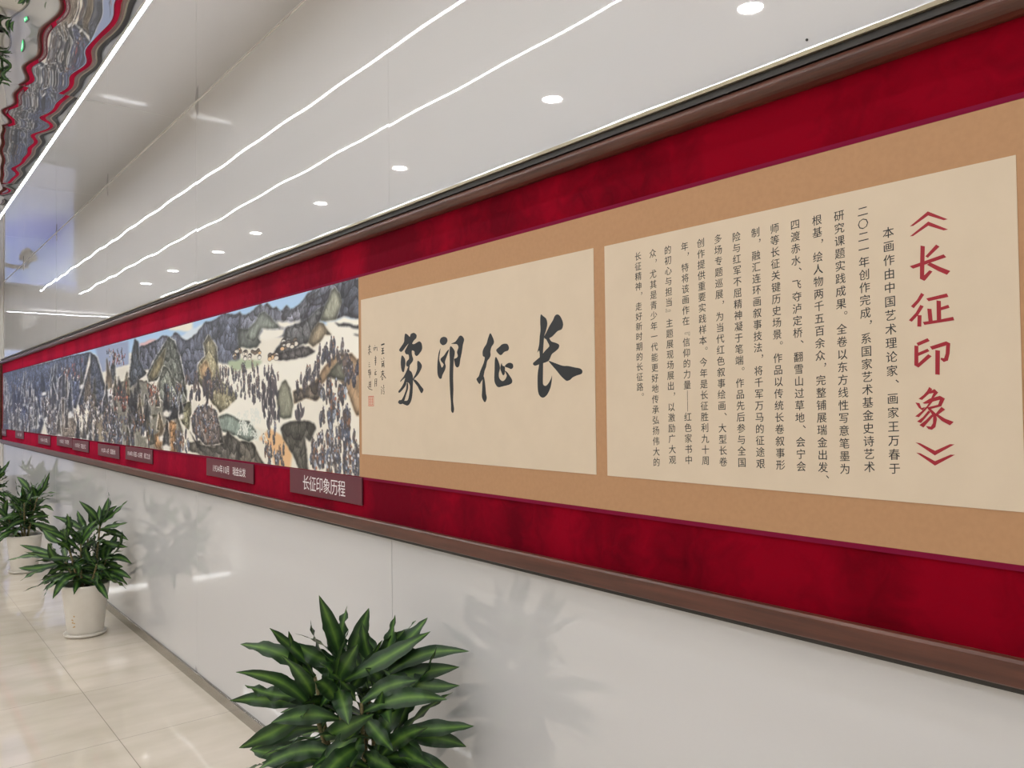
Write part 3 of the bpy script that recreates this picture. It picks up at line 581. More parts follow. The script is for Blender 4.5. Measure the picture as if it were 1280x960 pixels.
def velvet():
    m = mat('red_velvet', lin((140, 10, 32)), 0.85)
    t, N, L, b = nt(m)
    b.inputs['Sheen Weight'].default_value = 0.55
    b.inputs['Sheen Roughness'].default_value = 0.45
    b.inputs['Sheen Tint'].default_value = (1.0, 0.03, 0.13, 1)
    b.inputs['Specular IOR Level'].default_value = 0.04
    tc = N.new('ShaderNodeTexCoord')
    mp = N.new('ShaderNodeMapping'); mp.inputs['Scale'].default_value = (0.0, 1.25, 0.12)
    n1 = N.new('ShaderNodeTexNoise'); n1.inputs['Scale'].default_value = 1.6; n1.inputs['Detail'].default_value = 2
    L.new(tc.outputs['Object'], mp.inputs[0]); L.new(mp.outputs[0], n1.inputs['Vector'])
    n2 = N.new('ShaderNodeTexNoise'); n2.inputs['Scale'].default_value = 14; n2.inputs['Detail'].default_value = 6; n2.inputs['Distortion'].default_value = 1.2
    L.new(tc.outputs['Object'], n2.inputs['Vector'])
    ad = N.new('ShaderNodeMath'); ad.operation = 'MULTIPLY_ADD'; ad.inputs[1].default_value = 0.20
    L.new(n2.outputs['Fac'], ad.inputs[0]); L.new(n1.outputs['Fac'], ad.inputs[2])
    rp = N.new('ShaderNodeValToRGB')
    rp.color_ramp.elements[0].position = 0.53; rp.color_ramp.elements[1].position = 0.68
    rp.color_ramp.elements[0].color = (*lin((80, 0, 9)), 1); rp.color_ramp.elements[1].color = (*lin((126, 1, 22)), 1)
    L.new(ad.outputs[0], rp.inputs[0]); L.new(rp.outputs[0], b.inputs['Base Color'])
    bp = N.new('ShaderNodeBump'); bp.inputs['Strength'].default_value = 0.35; bp.inputs['Distance'].default_value = 0.003
    L.new(n2.outputs['Fac'], bp.inputs['Height']); L.new(bp.outputs[0], b.inputs['Normal'])
    return m
M_velvet = velvet()

frame = empty('display_frame', (0, (FRAME_Y0 + FRAME_Y1) / 2, 1.19))
tag(frame, 'long brown wooden frame with crimson velvet backing mounted on the glossy white wall', 'picture frame')
def fpart(name, bm, m, smooth=False, label=None):
    bmesh.ops.translate(bm, verts=bm.verts, vec=-Vector(frame.location))
    o = obj(name, bm, m, frame, smooth)
    if label: o['label'] = label
    return o
Z0, Z1 = 1.186, 2.391          # outer edges of the brown rails
half = [(-0.002, Z1 - 0.046)] + [(-0.012 - 0.026 * math.sin(math.pi * (k / 10.0)) ** 0.7, Z1 - 0.046 + 0.046 * k / 10.0) for k in range(11)] + [(0.012, Z1), (0.012, Z1 - 0.046)]
fpart('top_rail', extrude_y(half, FRAME_Y0, FRAME_Y1), M_brown)
low = [(0.012, Z0), (-0.034, Z0), (-0.037, Z0 + 0.003), (-0.037, Z0 + 0.043), (-0.033, Z0 + 0.0485), (-0.024, Z0 + 0.050), (-0.002, Z0 + 0.044), (0.012, Z0 + 0.044)]
fpart('bottom_rail', extrude_y(low, FRAME_Y0, FRAME_Y1), M_brown)
for ya, yb in ((FRAME_Y0 - 0.045, FRAME_Y0), (FRAME_Y1, FRAME_Y1 + 0.045)):
    fpart('end_rail', bx(-0.036, 0.012, ya, yb, Z0, Z1, bev=0.006), M_brown)
fpart('velvet_panel', bx(0.0, 0.012, FRAME_Y0, FRAME_Y1, Z0 + 0.044, Z1 - 0.046), M_velvet)
fpart('shadow_channel', extrude_y([(-0.022, Z1 + 0.0005), (-0.022, Z1 + 0.016), (-0.0215, Z1 + 0.026), (0.012, Z1 + 0.026), (0.012, Z1 + 0.0005)], FRAME_Y0, FRAME_Y1), M_dark, label='dark groove above the brown top rail')
fpart('metal_lip', extrude_y([(-0.030, Z1 + 0.0165), (-0.030, Z1 + 0.026), (-0.0222, Z1 + 0.027), (-0.0222, Z1 + 0.0165)], FRAME_Y0, FRAME_Y1), M_track, label='thin pale bronze strip along the top edge')
fpart('under_rail_strip', bx(-0.022, 0.012, FRAME_Y0, FRAME_Y1, Z0 - 0.012, Z0 - 0.0005), M_dark, label='dark strip standing for shade under the brown bottom rail')  # dark strip painted in for the rail's shaded underside

# ------------------------------------------------------------------ the mounted scroll
SC_Y0, SC_Y1 = -0.45, 13.72
PAINT_Y0, PAINT_Y1 = 2.874, 13.70
M_silk = mat('tan_silk', lin((200, 155, 112)), 0.75)
add_noise_color(M_silk, lin((173, 131, 94)), lin((177, 135, 97)), (1, 1, 1), 90, 3)
M_purple = mat('purple_edge', lin((118, 16, 50)), 0.8, **{'Specular IOR Level': 0.1})
M_paper = mat('cream_paper', lin((203, 183, 155)), 0.8)
add_noise_color(M_paper, lin((208, 191, 168)), lin((211, 194, 171)), (1, 1, 1), 12, 5)
M_ink = mat('black_ink', (0.012, 0.014, 0.017), 0.55)
M_red = mat('red_print', lin((150, 14, 34)), 0.6)
M_seal = mat('seal_red', lin((205, 110, 88)), 0.7)
scroll = empty('hand_scroll', (0, 6.5, 1.38))
tag(scroll, 'long mounted paper scroll of mountain painting and calligraphy lying on the crimson velvet', 'scroll')
def spart(name, bm, m, parent=None):
    off = Vector(scroll.location)
    bmesh.ops.translate(bm, verts=bm.verts, vec=-off)
    return obj(name, bm, m, parent or scroll)
spart('silk_mount', bx(-0.0030, -0.0006, SC_Y0, SC_Y1, 1.391, 2.201), M_silk)
spart('edge_ribbon', bx(-0.0034, -0.0006, SC_Y0, SC_Y1, 2.2012, 2.2118), M_purple)['label'] = 'purple ribbon along the upper edge'
spart('edge_ribbon', bx(-0.0034, -0.0006, SC_Y0, SC_Y1, 1.3800, 1.3908), M_purple)['label'] = 'purple ribbon along the lower edge'
cal_p = spart('calligraphy_sheet', bx(-0.0042, -0.0031, 1.531, 2.853, 1.483, 2.107), M_paper)
txt_p = spart('text_sheet', bx(-0.0042, -0.0031, 0.497, 1.489, 1.483, 2.105), M_paper)

def smooth_poly(p, k=3):
    out = []; n = len(p)
    P = [Vector(q) for q in p]
    for i in range(n):
        a, b, c, d = P[i - 1], P[i], P[(i + 1) % n], P[(i + 2) % n]
        for s in range(k):
            t = s / k
            out.append(0.5 * ((2 * b) + (c - a) * t + (2 * a - 5 * b + 4 * c - d) * t * t + (3 * b - a - 3 * c + d) * t ** 3))
    return out

def ink_polys(polys, x, smooth):
    from mathutils.geometry import tessellate_polygon
    bm = bmesh.new()
    for i, p in enumerate(polys):
        q = smooth_poly(p) if smooth else [Vector(v) for v in p]
        xx = x - 0.00004 * i
        vs = [bm.verts.new((xx, v[0], v[1])) for v in q]
        for tri in tessellate_polygon([[Vector((v[0], v[1], 0)) for v in q]]):
            try: bm.faces.new([vs[k] for k in tri])
            except ValueError: pass
    return bm
for a_, b_ in ((0, 4), (4, 10), (10, 14), (14, 20)):
    spart('brush_character', ink_polys(CALLI[a_:b_], -0.0043, True), M_ink, cal_p)
for a_, b_ in ((0, 2), (2, 6), (6, 14), (14, 19), (19, 30), (30, 32)):
    spart('title_character', ink_polys(TITLE[a_:b_], -0.0043, False), M_red, txt_p)
def strokes(lines, x):
    bm = bmesh.new()
    for i, (w, pts) in enumerate(lines):
        w = w * 1.55 / 1000.0
        P = [Vector((0, a, b)) for a, b in pts]
        L, R = [], []
        for k, p in enumerate(P):
            t = (P[min(k + 1, len(P) - 1)] - P[max(k - 1, 0)]).normalized()
            n = Vector((0, -t.z * 1.7, t.y)) * (w / 2)
            e = t * (w * 0.3 * (1 if k == len(P) - 1 else -1 if k == 0 else 0))
            L.append(bm.verts.new(Vector((x - i * 0.00001, 0, 0)) + p + n + e)); R.append(bm.verts.new(Vector((x - i * 0.00001, 0, 0)) + p - n * 0.8 + e))
        for k in range(len(P) - 1):
            bm.faces.new((L[k], L[k + 1], R[k + 1], R[k]))
    return bm
spart('signature', strokes(SIGN, -0.0043), M_ink, cal_p)
def seal():
    bm = bmesh.new()
    y0 = min(p[0] for p in SEALQ); y1 = max(p[0] for p in SEALQ); z0 = min(p[1] for p in SEALQ); z1 = max(p[1] for p in SEALQ)
    x = -0.00435
    def q(a, b, c, d):
        bm.faces.new([bm.verts.new((x, y, z)) for y, z in ((a, c), (b, c), (b, d), (a, d))])
    t = 0.003; w = y1 - y0; h = z1 - z0
    q(y0, y1, z0, z0 + t); q(y0, y1, z1 - t, z1); q(y0, y0 + t, z0 + t, z1 - t); q(y1 - t, y1, z0 + t, z1 - t)
    q(y0 + w * .48, y0 + w * .52, z0 + t, z1 - t)
    for c0 in (y0 + w * .14, y0 + w * .58):
        for k in range(5):
            zz = z0 + h * (.14 + .16 * k)
            q(c0, c0 + w * .28, zz, zz + 0.0028)
        q(c0 + w * .12, c0 + w * .17, z0 + h * .16, z1 - h * .14)
    return bm
spart('red_seal', seal(), M_seal, cal_p)

# --- printed characters
GL = {}
def glyph(ch, res=2, weight=0.0):
    key = (ch, weight)
    if key in GL: return GL[key]
    c = bpy.data.curves.new('g', 'FONT'); c.body = ch; c.size = 1.0; c.align_x = 'CENTER'; c.resolution_u = res; c.offset = weight
    o = bpy.data.objects.new('g', c); COL.objects.link(o)
    dg = bpy.context.evaluated_depsgraph_get()
    me = bpy.data.meshes.new_from_object(o.evaluated_get(dg))
    vs = [(v.co.x, v.co.y - 0.38) for v in me.vertices]
    fs = [tuple(p.vertices) for p in me.polygons]
    bpy.data.objects.remove(o, do_unlink=True); bpy.data.curves.remove(c); bpy.data.meshes.remove(me)
    GL[key] = (vs, fs)
    return GL[key]
def put(bm, ch, y, z, sy, sz, x, slant=0.0, rot=False, dx=0.0, dz=0.0, weight=0.0):
    vs, fs = glyph(ch, 2, weight)
    out = []
    for a, b in vs:
        if rot: a, b = b, -a
        a += dx; b += dz
        b += slant * a
        out.append(bm.verts.new((x, y - a * sy, z + b * sz)))     # reading direction runs towards -Y
    for f in fs:
        try: bm.faces.new([out[i] for i in f])
        except ValueError: pass
def text_column(s, ya, za, yb, zb, n):
    bm = bmesh.new()
    if True:
        for i, ch in enumerate(s):
            t = i / n
            y, z = ya + (yb - ya) * t, za + (zb - za) * t
            pitch = (za - zb) / n
            e = min(0.0235, pitch * 1.02)
            k = dict(x=-0.0043, slant=0.07, weight=0.0)
            if ch not in '，、。『』—': put(bm, ch, y - e * 0.016, z + e * 0.010, e * 0.98, e * 0.98, x=-0.00428, slant=0.07)
            if ch in '，、。': put(bm, ch, y, z, e, e, dx=0.72, dz=0.55, **k)
            elif ch in '『』': put(bm, ch, y, z, e, e, rot=True, **k)
            elif ch == '—': put(bm, ch, y, z, e * 0.95, e * 1.06, x=-0.0043, rot=True, dx=0.13)
            else: put(bm, ch, y, z, e * 0.98, e * 0.98, **k)
    return bm
for col_ in COLUMNS:
    spart('text_column', text_column(*col_), M_ink, txt_p)

# ------------------------------------------------------------------ the landscape painting (brush work held as colours on a fine mesh)
def build_painting():
    W, Hh = 860, 340
    z0, z1 = 1.392, 2.2005
    xs = np.linspace(452.0, 1.5, W)
    # columns evenly dense as the sheet recedes
    a, b, c = PXFIT
    Ys = a / (xs + b) + c
    Ys = (Ys - Ys[0]) / (Ys[-1] - Ys[0]) * (PAINT_Y1 - PAINT_Y0) + PAINT_Y0
    Zs = np.linspace(z1, z0, Hh)
    YY, ZZ = np.meshgrid(Ys, Zs)
    rs = np.random.RandomState(5)
    tbl = rs.rand(256, 256)
    def vn(u, v):
        iu = np.floor(u).astype(int); iv = np.floor(v).astype(int)
        fu = u - iu; fv = v - iv
        fu = fu * fu * (3 - 2 * fu); fv = fv * fv * (3 - 2 * fv)
        g = lambda i, j: tbl[i % 256, j % 256]
        return (g(iu, iv) * (1 - fu) + g(iu + 1, iv) * fu) * (1 - fv) + (g(iu, iv + 1) * (1 - fu) + g(iu + 1, iv + 1) * fu) * fv
    def fbm(u, v, o=4):
        s = 0; am = 0.5
        for k in range(o):
            s = s + am * vn(u * 2 ** k + 17 * k, v * 2 ** k + 5 * k); am *= 0.5
        return s / (1 - 0.5 ** o)
    n_lo = fbm(YY * 3, ZZ * 3, 4); n_mid = fbm(YY * 14, ZZ * 14, 4); n_hi = fbm(YY * 50, ZZ * 50, 3)
    edge_ = np.clip((YY - PAINT_Y0 - 0.02) / 0.06, 0, 1)
    YQ = np.maximum(YY, PAINT_Y0 + 0.022)
    wob = (n_mid - 0.5) * 0.022 * edge_
    wob2 = (fbm(YY * 12 + 40, ZZ * 12, 4) - 0.5) * 0.022
    img = np.ones((Hh, W, 3)) * np.array([236, 231, 218.0])
    img += ((n_lo - 0.5) * 14)[..., None]
    col = lambda y: np.interp(y, Ys, np.arange(W))
    row = lambda z: (z1 - z) / (z1 - z0) * (Hh - 1)
    def inside(poly, Y, Z):
        m = np.zeros(Y.shape, bool)
        n = len(poly)
        for i in range(n):
            ya, za = poly[i]; yb, zb = poly[i - 1]
            if za == zb: continue
            cnd = ((za > Z) != (zb > Z)) & (Y < (yb - ya) * (Z - za) / (zb - za) + ya)
            m ^= cnd
        return m
    def blur(m, r):
        for ax in (0, 1):
            p = np.pad(m, [(r + 1, r) if k == ax else (0, 0) for k in (0, 1)], mode='edge')
            cs = np.cumsum(p, axis=ax)
            m = (np.take(cs, range(2 * r + 1, cs.shape[ax]), ax) - np.take(cs, range(0, cs.shape[ax] - 2 * r - 1), ax)) / (2 * r + 1)
        return m
    ridge_a = 1 - np.abs(fbm(YY * 26 + ZZ * 14 + n_lo * 5, ZZ * 7 - YY * 3, 4) * 2 - 1)
    ridge_b = 1 - np.abs(fbm(YY * 16 - ZZ * 10 + 31 + n_lo * 4, ZZ * 9 + YY * 4 + 9, 4) * 2 - 1)
    ink = np.clip((np.maximum(ridge_a, ridge_b) - 0.80) / 0.16, 0, 1)
    tone = fbm(YY * 9 + ZZ * 7, ZZ * 5, 3)
    def worley(u, v):
        iu = np.floor(u).astype(int); iv = np.floor(v).astype(int)
        f1 = np.full(u.shape, 9.0); f2 = np.full(u.shape, 9.0); rel = np.zeros(u.shape); cid = np.zeros(u.shape)
        for di in (-1, 0, 1):
            for dj in (-1, 0, 1):
                a_ = (iu + di) % 256; b_ = (iv + dj) % 256
                pu = iu + di + tbl[a_, b_]; pv = iv + dj + tbl[b_, (a_ + 91) % 256]
                d_ = np.hypot(u - pu, v - pv)
                near_ = d_ < f1
                f2 = np.where(near_, f1, np.minimum(f2, d_))
                rel = np.where(near_, v - pv, rel); cid = np.where(near_, tbl[(a_ + 7) % 256, b_], cid)
                f1 = np.where(near_, d_, f1)
        return f1, f2 - f1, rel, cid
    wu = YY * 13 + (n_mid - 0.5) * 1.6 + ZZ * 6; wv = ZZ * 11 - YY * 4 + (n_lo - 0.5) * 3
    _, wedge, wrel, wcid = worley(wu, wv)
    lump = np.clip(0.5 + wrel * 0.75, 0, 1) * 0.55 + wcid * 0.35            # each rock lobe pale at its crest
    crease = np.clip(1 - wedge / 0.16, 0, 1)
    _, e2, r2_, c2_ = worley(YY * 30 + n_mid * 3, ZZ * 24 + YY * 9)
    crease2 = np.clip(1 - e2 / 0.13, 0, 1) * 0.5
    pk = random.Random(21)
    far = []
    for k in range(78):
        z = 2.05 - 0.62 * (k / 78.0) + pk.uniform(-0.05, 0.05)
        y = 7.0 + 6.8 * pk.random() ** 1.0
        h = pk.uniform(0.14, 0.34) * (1.15 - 0.3 * k / 78.0); w = h * pk.uniform(0.55, 1.3) * (1 + max(0, y - 8) * 0.10)
        sk = pk.uniform(-0.3, 0.3) * w
        tp = min(z + h * 0.5, 2.165)
        pl = [(y - w / 2, z - h * 0.6), (y - w * 0.36, z - h * 0.1), (y - w * 0.2 + sk * 0.4, z + h * 0.12), (y - w * 0.10 + sk, tp - h * 0.12), (y + sk, tp), (y + w * 0.10 + sk, tp - h * 0.08), (y + w * 0.16 + sk * 0.6, z + h * 0.14), (y + w * 0.34, z - h * 0.04), (y + w / 2, z - h * 0.6)]
        blue = np.clip((y - 7.0) / 3.0, 0, 1)
        base = pk.choice([(94, 96, 100), (78, 84, 92), (128, 122, 104), (112, 112, 106), (150, 134, 112), (66, 70, 78)])
        cc_ = tuple(base[i] * (1 - 0.35 * blue) + (70, 84, 122)[i] * 0.35 * blue for i in range(3))  # blue of the screen's reflection blended into the far peaks' paint
        far.append((pk.choice(['w', 'w', 's', 'h']), cc_, pl))
        if pk.random() < 0.45:
            far.append(('k', (226, 226, 226), [(y - w * 0.7, z - h * 0.55), (y - w * 0.2, z - h * 0.42), (y + w * 0.5, z - h * 0.52), (y + w * 0.4, z - h * 0.66), (y - w * 0.4, z - h * 0.64)]))
    for k in range(34):
        z = 1.86 - 0.40 * (k / 34.0) + pk.uniform(-0.04, 0.04); y = pk.uniform(5.15, 7.3)
        h = pk.uniform(0.09, 0.19); w = h * pk.uniform(0.7, 1.5); sk = pk.uniform(-0.3, 0.3) * w
        pl = [(y - w / 2, z - h * 0.6), (y - w * 0.36, z - h * 0.1), (y - w * 0.2 + sk * 0.4, z + h * 0.12), (y - w * 0.08 + sk, z + h * 0.4), (y + sk, z + h * 0.5), (y + w * 0.12 + sk, z + h * 0.4), (y + w * 0.2 + sk * 0.6, z + h * 0.1), (y + w * 0.34, z - h * 0.08), (y + w / 2, z - h * 0.6)]
        far.append((pk.choice(['w', 'w', 's', 'h']), pk.choice([(112, 110, 98), (82, 82, 82), (138, 128, 104), (66, 68, 70), (160, 142, 116)]), pl))
        if pk.random() < 0.4:
            far.append(('k', (232, 228, 220), [(y - w * 0.6, z - h * 0.5), (y - w * 0.1, z - h * 0.4), (y + w * 0.5, z - h * 0.52), (y + w * 0.3, z - h * 0.7), (y - w * 0.4, z - h * 0.68)]))
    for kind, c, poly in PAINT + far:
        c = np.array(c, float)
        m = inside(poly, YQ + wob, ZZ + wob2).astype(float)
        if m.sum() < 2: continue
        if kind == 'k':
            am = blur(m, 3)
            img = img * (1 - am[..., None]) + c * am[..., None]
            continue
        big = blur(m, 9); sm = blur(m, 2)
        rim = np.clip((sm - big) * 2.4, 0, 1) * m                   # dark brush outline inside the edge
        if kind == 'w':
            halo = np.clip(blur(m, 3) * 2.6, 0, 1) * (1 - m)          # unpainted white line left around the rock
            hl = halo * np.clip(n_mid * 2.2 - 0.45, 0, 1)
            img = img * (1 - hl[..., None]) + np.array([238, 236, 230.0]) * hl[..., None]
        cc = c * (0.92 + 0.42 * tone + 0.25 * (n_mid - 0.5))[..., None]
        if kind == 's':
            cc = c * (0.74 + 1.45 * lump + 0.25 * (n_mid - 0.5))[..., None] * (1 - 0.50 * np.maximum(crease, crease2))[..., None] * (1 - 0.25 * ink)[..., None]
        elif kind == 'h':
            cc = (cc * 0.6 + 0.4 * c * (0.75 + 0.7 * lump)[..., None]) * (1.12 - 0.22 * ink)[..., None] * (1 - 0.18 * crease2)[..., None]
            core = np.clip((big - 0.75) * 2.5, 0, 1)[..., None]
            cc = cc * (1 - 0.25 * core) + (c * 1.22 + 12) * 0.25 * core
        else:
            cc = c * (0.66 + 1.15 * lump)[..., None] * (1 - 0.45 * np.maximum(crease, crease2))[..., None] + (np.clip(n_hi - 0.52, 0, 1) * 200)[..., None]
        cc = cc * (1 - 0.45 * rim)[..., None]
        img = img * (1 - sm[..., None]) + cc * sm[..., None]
    img = np.clip(img, 0, 255)
    def blot(y, z, wy, hz, c, al, tilt=0.0):
        ci = col(y); ri = row(z)
        dyc = abs(col(y + wy) - col(y - wy)) / 2 + 0.35; drc = hz / (z1 - z0) * (Hh - 1) + 0.35
        a0, a1 = int(max(0, ci - dyc * 2 - 1)), int(min(W, ci + dyc * 2 + 2)); b0, b1 = int(max(0, ri - drc * 1.4 - 1)), int(min(Hh, ri + drc * 1.4 + 2))
        if a1 <= a0 or b1 <= b0: return
        X, Yv = np.meshgrid(np.arange(a0, a1), np.arange(b0, b1))
        d = ((X - ci + tilt * (Yv - ri)) / dyc) ** 2 + ((Yv - ri) / drc) ** 2
        k = np.clip((1.35 - d) * 1.6, 0, 1)[..., None] * al
        img[b0:b1, a0:a1] = img[b0:b1, a0:a1] * (1 - k) + np.array(c, float) * k
    pr = random.Random(3)
    PALS = {0: [(86, 82, 92), (104, 96, 98), (78, 80, 94), (122, 106, 98), (70, 68, 74)],
            1: [(96, 104, 124), (116, 124, 142), (84, 82, 88), (146, 108, 84), (100, 90, 86), (170, 180, 196), (76, 80, 92)],
            2: [(236, 228, 214), (232, 196, 150), (240, 238, 230), (120, 104, 90)],
            3: [(170, 78, 62), (226, 218, 206), (60, 58, 66), (196, 120, 88), (90, 84, 88)],
            4: [(232, 230, 228), (60, 64, 80), (84, 86, 100), (206, 204, 206), (150, 130, 116)]}
    for poly, n, h, pal in CROWD:
        ys = [p[0] for p in poly]; zs = [p[1] for p in poly]
        got = []; tries = 0
        while len(got) < n * (0.74 if pal in (0, 1) else 0.9) and tries < n * 30:
            tries += 1
            y = pr.uniform(min(ys), max(ys)); z = pr.uniform(min(zs), max(zs))
            if inside(poly, np.array([y]), np.array([z]))[0]: got.append((y, z))
        got.sort(key=lambda p: -p[1])
        for y, z in got:
            hh = h * pr.uniform(0.75, 1.2)
            c = pr.choice(PALS[pal])
            if pal == 2:
                w = hh * pr.uniform(0.5, 0.8)
                blot(y, z, w, hh * 0.33, (60, 54, 52), 0.9); blot(y, z - hh * 0.07, w * 0.85, hh * 0.22, c, 0.95); continue
            tl = pr.uniform(-0.25, 0.25); wf = 0.80 if y < 4.7 else 1.0; hh *= 0.82 if y < 4.7 else 1.0
            blot(y + 0.004, z - hh * .05, hh * 0.22 * wf, hh * 0.40, (80, 77, 84), 0.6, tl)
            blot(y, z + hh * 0.04, hh * 0.19 * wf, hh * 0.22, c, 0.9, tl)
            for _ in range(3 if y < 4.7 else 0):
                blot(y + pr.uniform(-.2, .2) * hh, z + pr.uniform(-.4, .4) * hh, hh * 0.045, hh * 0.06, pr.choice([(54, 50, 54), (200, 196, 196), (150, 140, 134), (64, 60, 64), (120, 130, 150)]), 0.75)
            blot(y + hh * .06, z - hh * 0.36, hh * 0.07, hh * 0.18, [int(v * 0.75) for v in c], 0.8)
            blot(y - hh * .08, z - hh * 0.34, hh * 0.06, hh * 0.16, [int(v * 0.7) for v in c], 0.7)
            blot(y, z + hh * 0.40, hh * 0.075, hh * 0.075, pr.choice([(82, 74, 72), (150, 116, 98), (70, 70, 78), (92, 86, 88)]), 0.9)
            if pal == 1 and pr.random() < 0.35: blot(y + pr.uniform(-.02, .02), z + pr.uniform(-.02, .02), hh * 0.09, hh * 0.10, pr.choice([(236, 236, 238), (190, 205, 226), (178, 110, 78)]), 0.85)
            if pr.random() < 0.25: blot(y + hh * .2, z + hh * 0.2, hh * 0.02, hh * 0.45, (70, 58, 52), 0.7, pr.uniform(-.6, .6))
    for y, z in TREE:
        for k in range(6):
            blot(y + pr.uniform(-.035, .035), z + pr.uniform(-.03, .03), 0.009, 0.022, pr.choice([(72, 68, 76), (94, 88, 92), (62, 62, 70)]), 0.85, pr.uniform(-0.25, 0.25))
    # pale winding contour lines on the green field and the rocks on the left
    for k in range(26):
        y = pr.uniform(3.75, 4.25); z = pr.uniform(1.52, 1.66)
        for q in range(18):
            y += 0.012 * math.cos(q * 0.5 + k); z += 0.009 * math.sin(q * 0.7 + k * 2)
            blot(y, z, 0.004, 0.004, (228, 232, 224), 0.7)
    img = np.clip(img, 0, 255) / 255.0
    linc = np.where(img <= 0.04045, img / 12.92, ((img + 0.055) / 1.055) ** 2.4)
    off = scroll.location
    co = np.empty((Hh, W, 3)); co[..., 0] = -0.0046; co[..., 1] = YY - off.y; co[..., 2] = ZZ - off.z
    me = bpy.data.meshes.new('painting')
    me.vertices.add(W * Hh); me.vertices.foreach_set('co', co.reshape(-1).astype(np.float32))
    idx = np.arange(W * Hh).reshape(Hh, W)
    q = np.stack([idx[:-1, :-1], idx[:-1, 1:], idx[1:, 1:], idx[1:, :-1]], -1).reshape(-1, 4)[:, ::-1]
    nq = len(q)
    me.loops.add(nq * 4); me.loops.foreach_set('vertex_index', q.reshape(-1).astype(np.int32))
    me.polygons.add(nq); me.polygons.foreach_set('loop_start', (np.arange(nq) * 4).astype(np.int32))
    at = me.color_attributes.new('pigment', 'FLOAT_COLOR', 'POINT')
    rgba = np.ones((W * Hh, 4), np.float32); rgba[:, :3] = linc.reshape(-1, 3)
    at.data.foreach_set('color', rgba.reshape(-1))
    me.update(); me.validate()
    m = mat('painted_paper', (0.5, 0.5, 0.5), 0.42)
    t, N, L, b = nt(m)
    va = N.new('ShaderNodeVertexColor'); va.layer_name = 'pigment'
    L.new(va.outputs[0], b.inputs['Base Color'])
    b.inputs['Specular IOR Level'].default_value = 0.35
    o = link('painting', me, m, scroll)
    o['label'] = 'ink and colour mountain landscape with marching figures'
    # the sheet itself, under its brush work
    spart('painting_sheet', bx(-0.0045, -0.0031, PAINT_Y0, PAINT_Y1, z0, z1), M_paper, o)
build_painting()

# ------------------------------------------------------------------ caption plaques
M_plaque = mat('maroon_plaque', lin((94, 34, 48)), 0.45)
M_white = mat('white_print', (0.82, 0.80, 0.80), 0.5)
PT = [('长征印象历程', 'largest maroon caption plaque, at the right end of the row under the calligraphy', 0.072),
      ('1934年10月　瑞金出发', 'maroon caption plaque reading 1934, second from the right under the painting', 0.050),
      ('1934年11月底-12月初　湘江之战', 'maroon caption plaque with one long line, third from the right under the painting', 0.042),
      ('1935年1~3月　四渡赤水', 'maroon caption plaque fourth from the right under the painting', 0.046),
      ('1935年5月　巧渡金沙江', 'right one of the two maroon caption plaques that nearly touch', 0.046),
      ('1935年5月　飞夺泸定桥', 'left one of the two maroon caption plaques that nearly touch', 0.046),
      ('1935年6~9月　翻雪山', 'maroon caption plaque just left of the two that nearly touch', 0.046),
      ('1935年8月　过草地', 'small-looking maroon caption plaque second from the far left end of the red band', 0.046),
      ('1936年10月　会师', 'maroon caption plaque at the far left end of the red band', 0.046)]
for (ya, yb, zb), (s, lab, size) in zip(PLAQUES, PT):
    yb = min(yb, 13.78)
    h = 0.112 if size > 0.06 else 0.100
    if size <= 0.06: zb += 0.004
    cy, cz = (ya + yb) / 2, zb
    t = empty('caption_plaque', (-0.0055, cy, cz))
    tag(t, lab, 'plaque', 'maroon caption plaques under the painting')
    obj('plate', bx(-0.004, 0.0015, ya - cy, yb - cy, 0, h, bev=0.001), M_plaque, t)
    bm = bmesh.new()
    adv = [0.62 if ord(ch) < 256 else 1.0 for ch in s]
    tot = sum(adv) * size * 0.96
    width = yb - ya
    sc = min(1.0, width * 0.88 / tot)
    u = -tot * sc / 2
    for ch, ad in zip(s, adv):
        e = size * sc
        u += ad * e * 0.96 / 2
        if ch != '　': put(bm, ch, -u, h * 0.5, e, size * max(sc, 0.85), -0.0042)
        u += ad * e * 0.96 / 2
    obj('lettering', bm, M_white, t)

# ------------------------------------------------------------------ potted corn plants
def leaf_mat():
    m = mat('corn_plant_leaf', (0.03, 0.1, 0.02), 0.42, **{'Specular IOR Level': 0.38})
    t, N, L, b = nt(m)
    uv = N.new('ShaderNodeUVMap'); uv.uv_map = 'leaf'
    sp = N.new('ShaderNodeSeparateXYZ'); L.new(uv.outputs[0], sp.inputs[0])
    s = N.new('ShaderNodeMath'); s.operation = 'SUBTRACT'; s.inputs[1].default_value = 0.5; L.new(sp.outputs[0], s.inputs[0])
    a = N.new('ShaderNodeMath'); a.operation = 'ABSOLUTE'; L.new(s.outputs[0], a.inputs[0])
    tc = N.new('ShaderNodeTexCoord'); ns = N.new('ShaderNodeTexNoise'); ns.inputs['Scale'].default_value = 26; ns.inputs['Detail'].default_value = 2
    L.new(tc.outputs['Object'], ns.inputs['Vector'])
    ad = N.new('ShaderNodeMath'); ad.operation = 'MULTIPLY_ADD'; ad.inputs[1].default_value = 0.22; L.new(ns.outputs['Fac'], ad.inputs[0]); L.new(a.outputs[0], ad.inputs[2])
    rp = N.new('ShaderNodeValToRGB'); e = rp.color_ramp.elements
    e[0].position = 0.10; e[0].color = (*lin((98, 132, 56)), 1)
    e[1].position = 0.42; e[1].color = (*lin((30, 56, 29)), 1)
    k = e.new(0.24); k.color = (*lin((62, 96, 42)), 1)
    L.new(ad.outputs[0], rp.inputs[0]); L.new(rp.outputs[0], b.inputs['Base Color'])
    b.inputs['Subsurface Weight'].default_value = 0.0
    return m
M_leaf = leaf_mat()
M_stem = mat('cane_bark', lin((112, 104, 66)), 0.7)
add_noise_color(M_stem, lin((92, 90, 52)), lin((136, 120, 84)), (1, 1, 3), 40, 4)
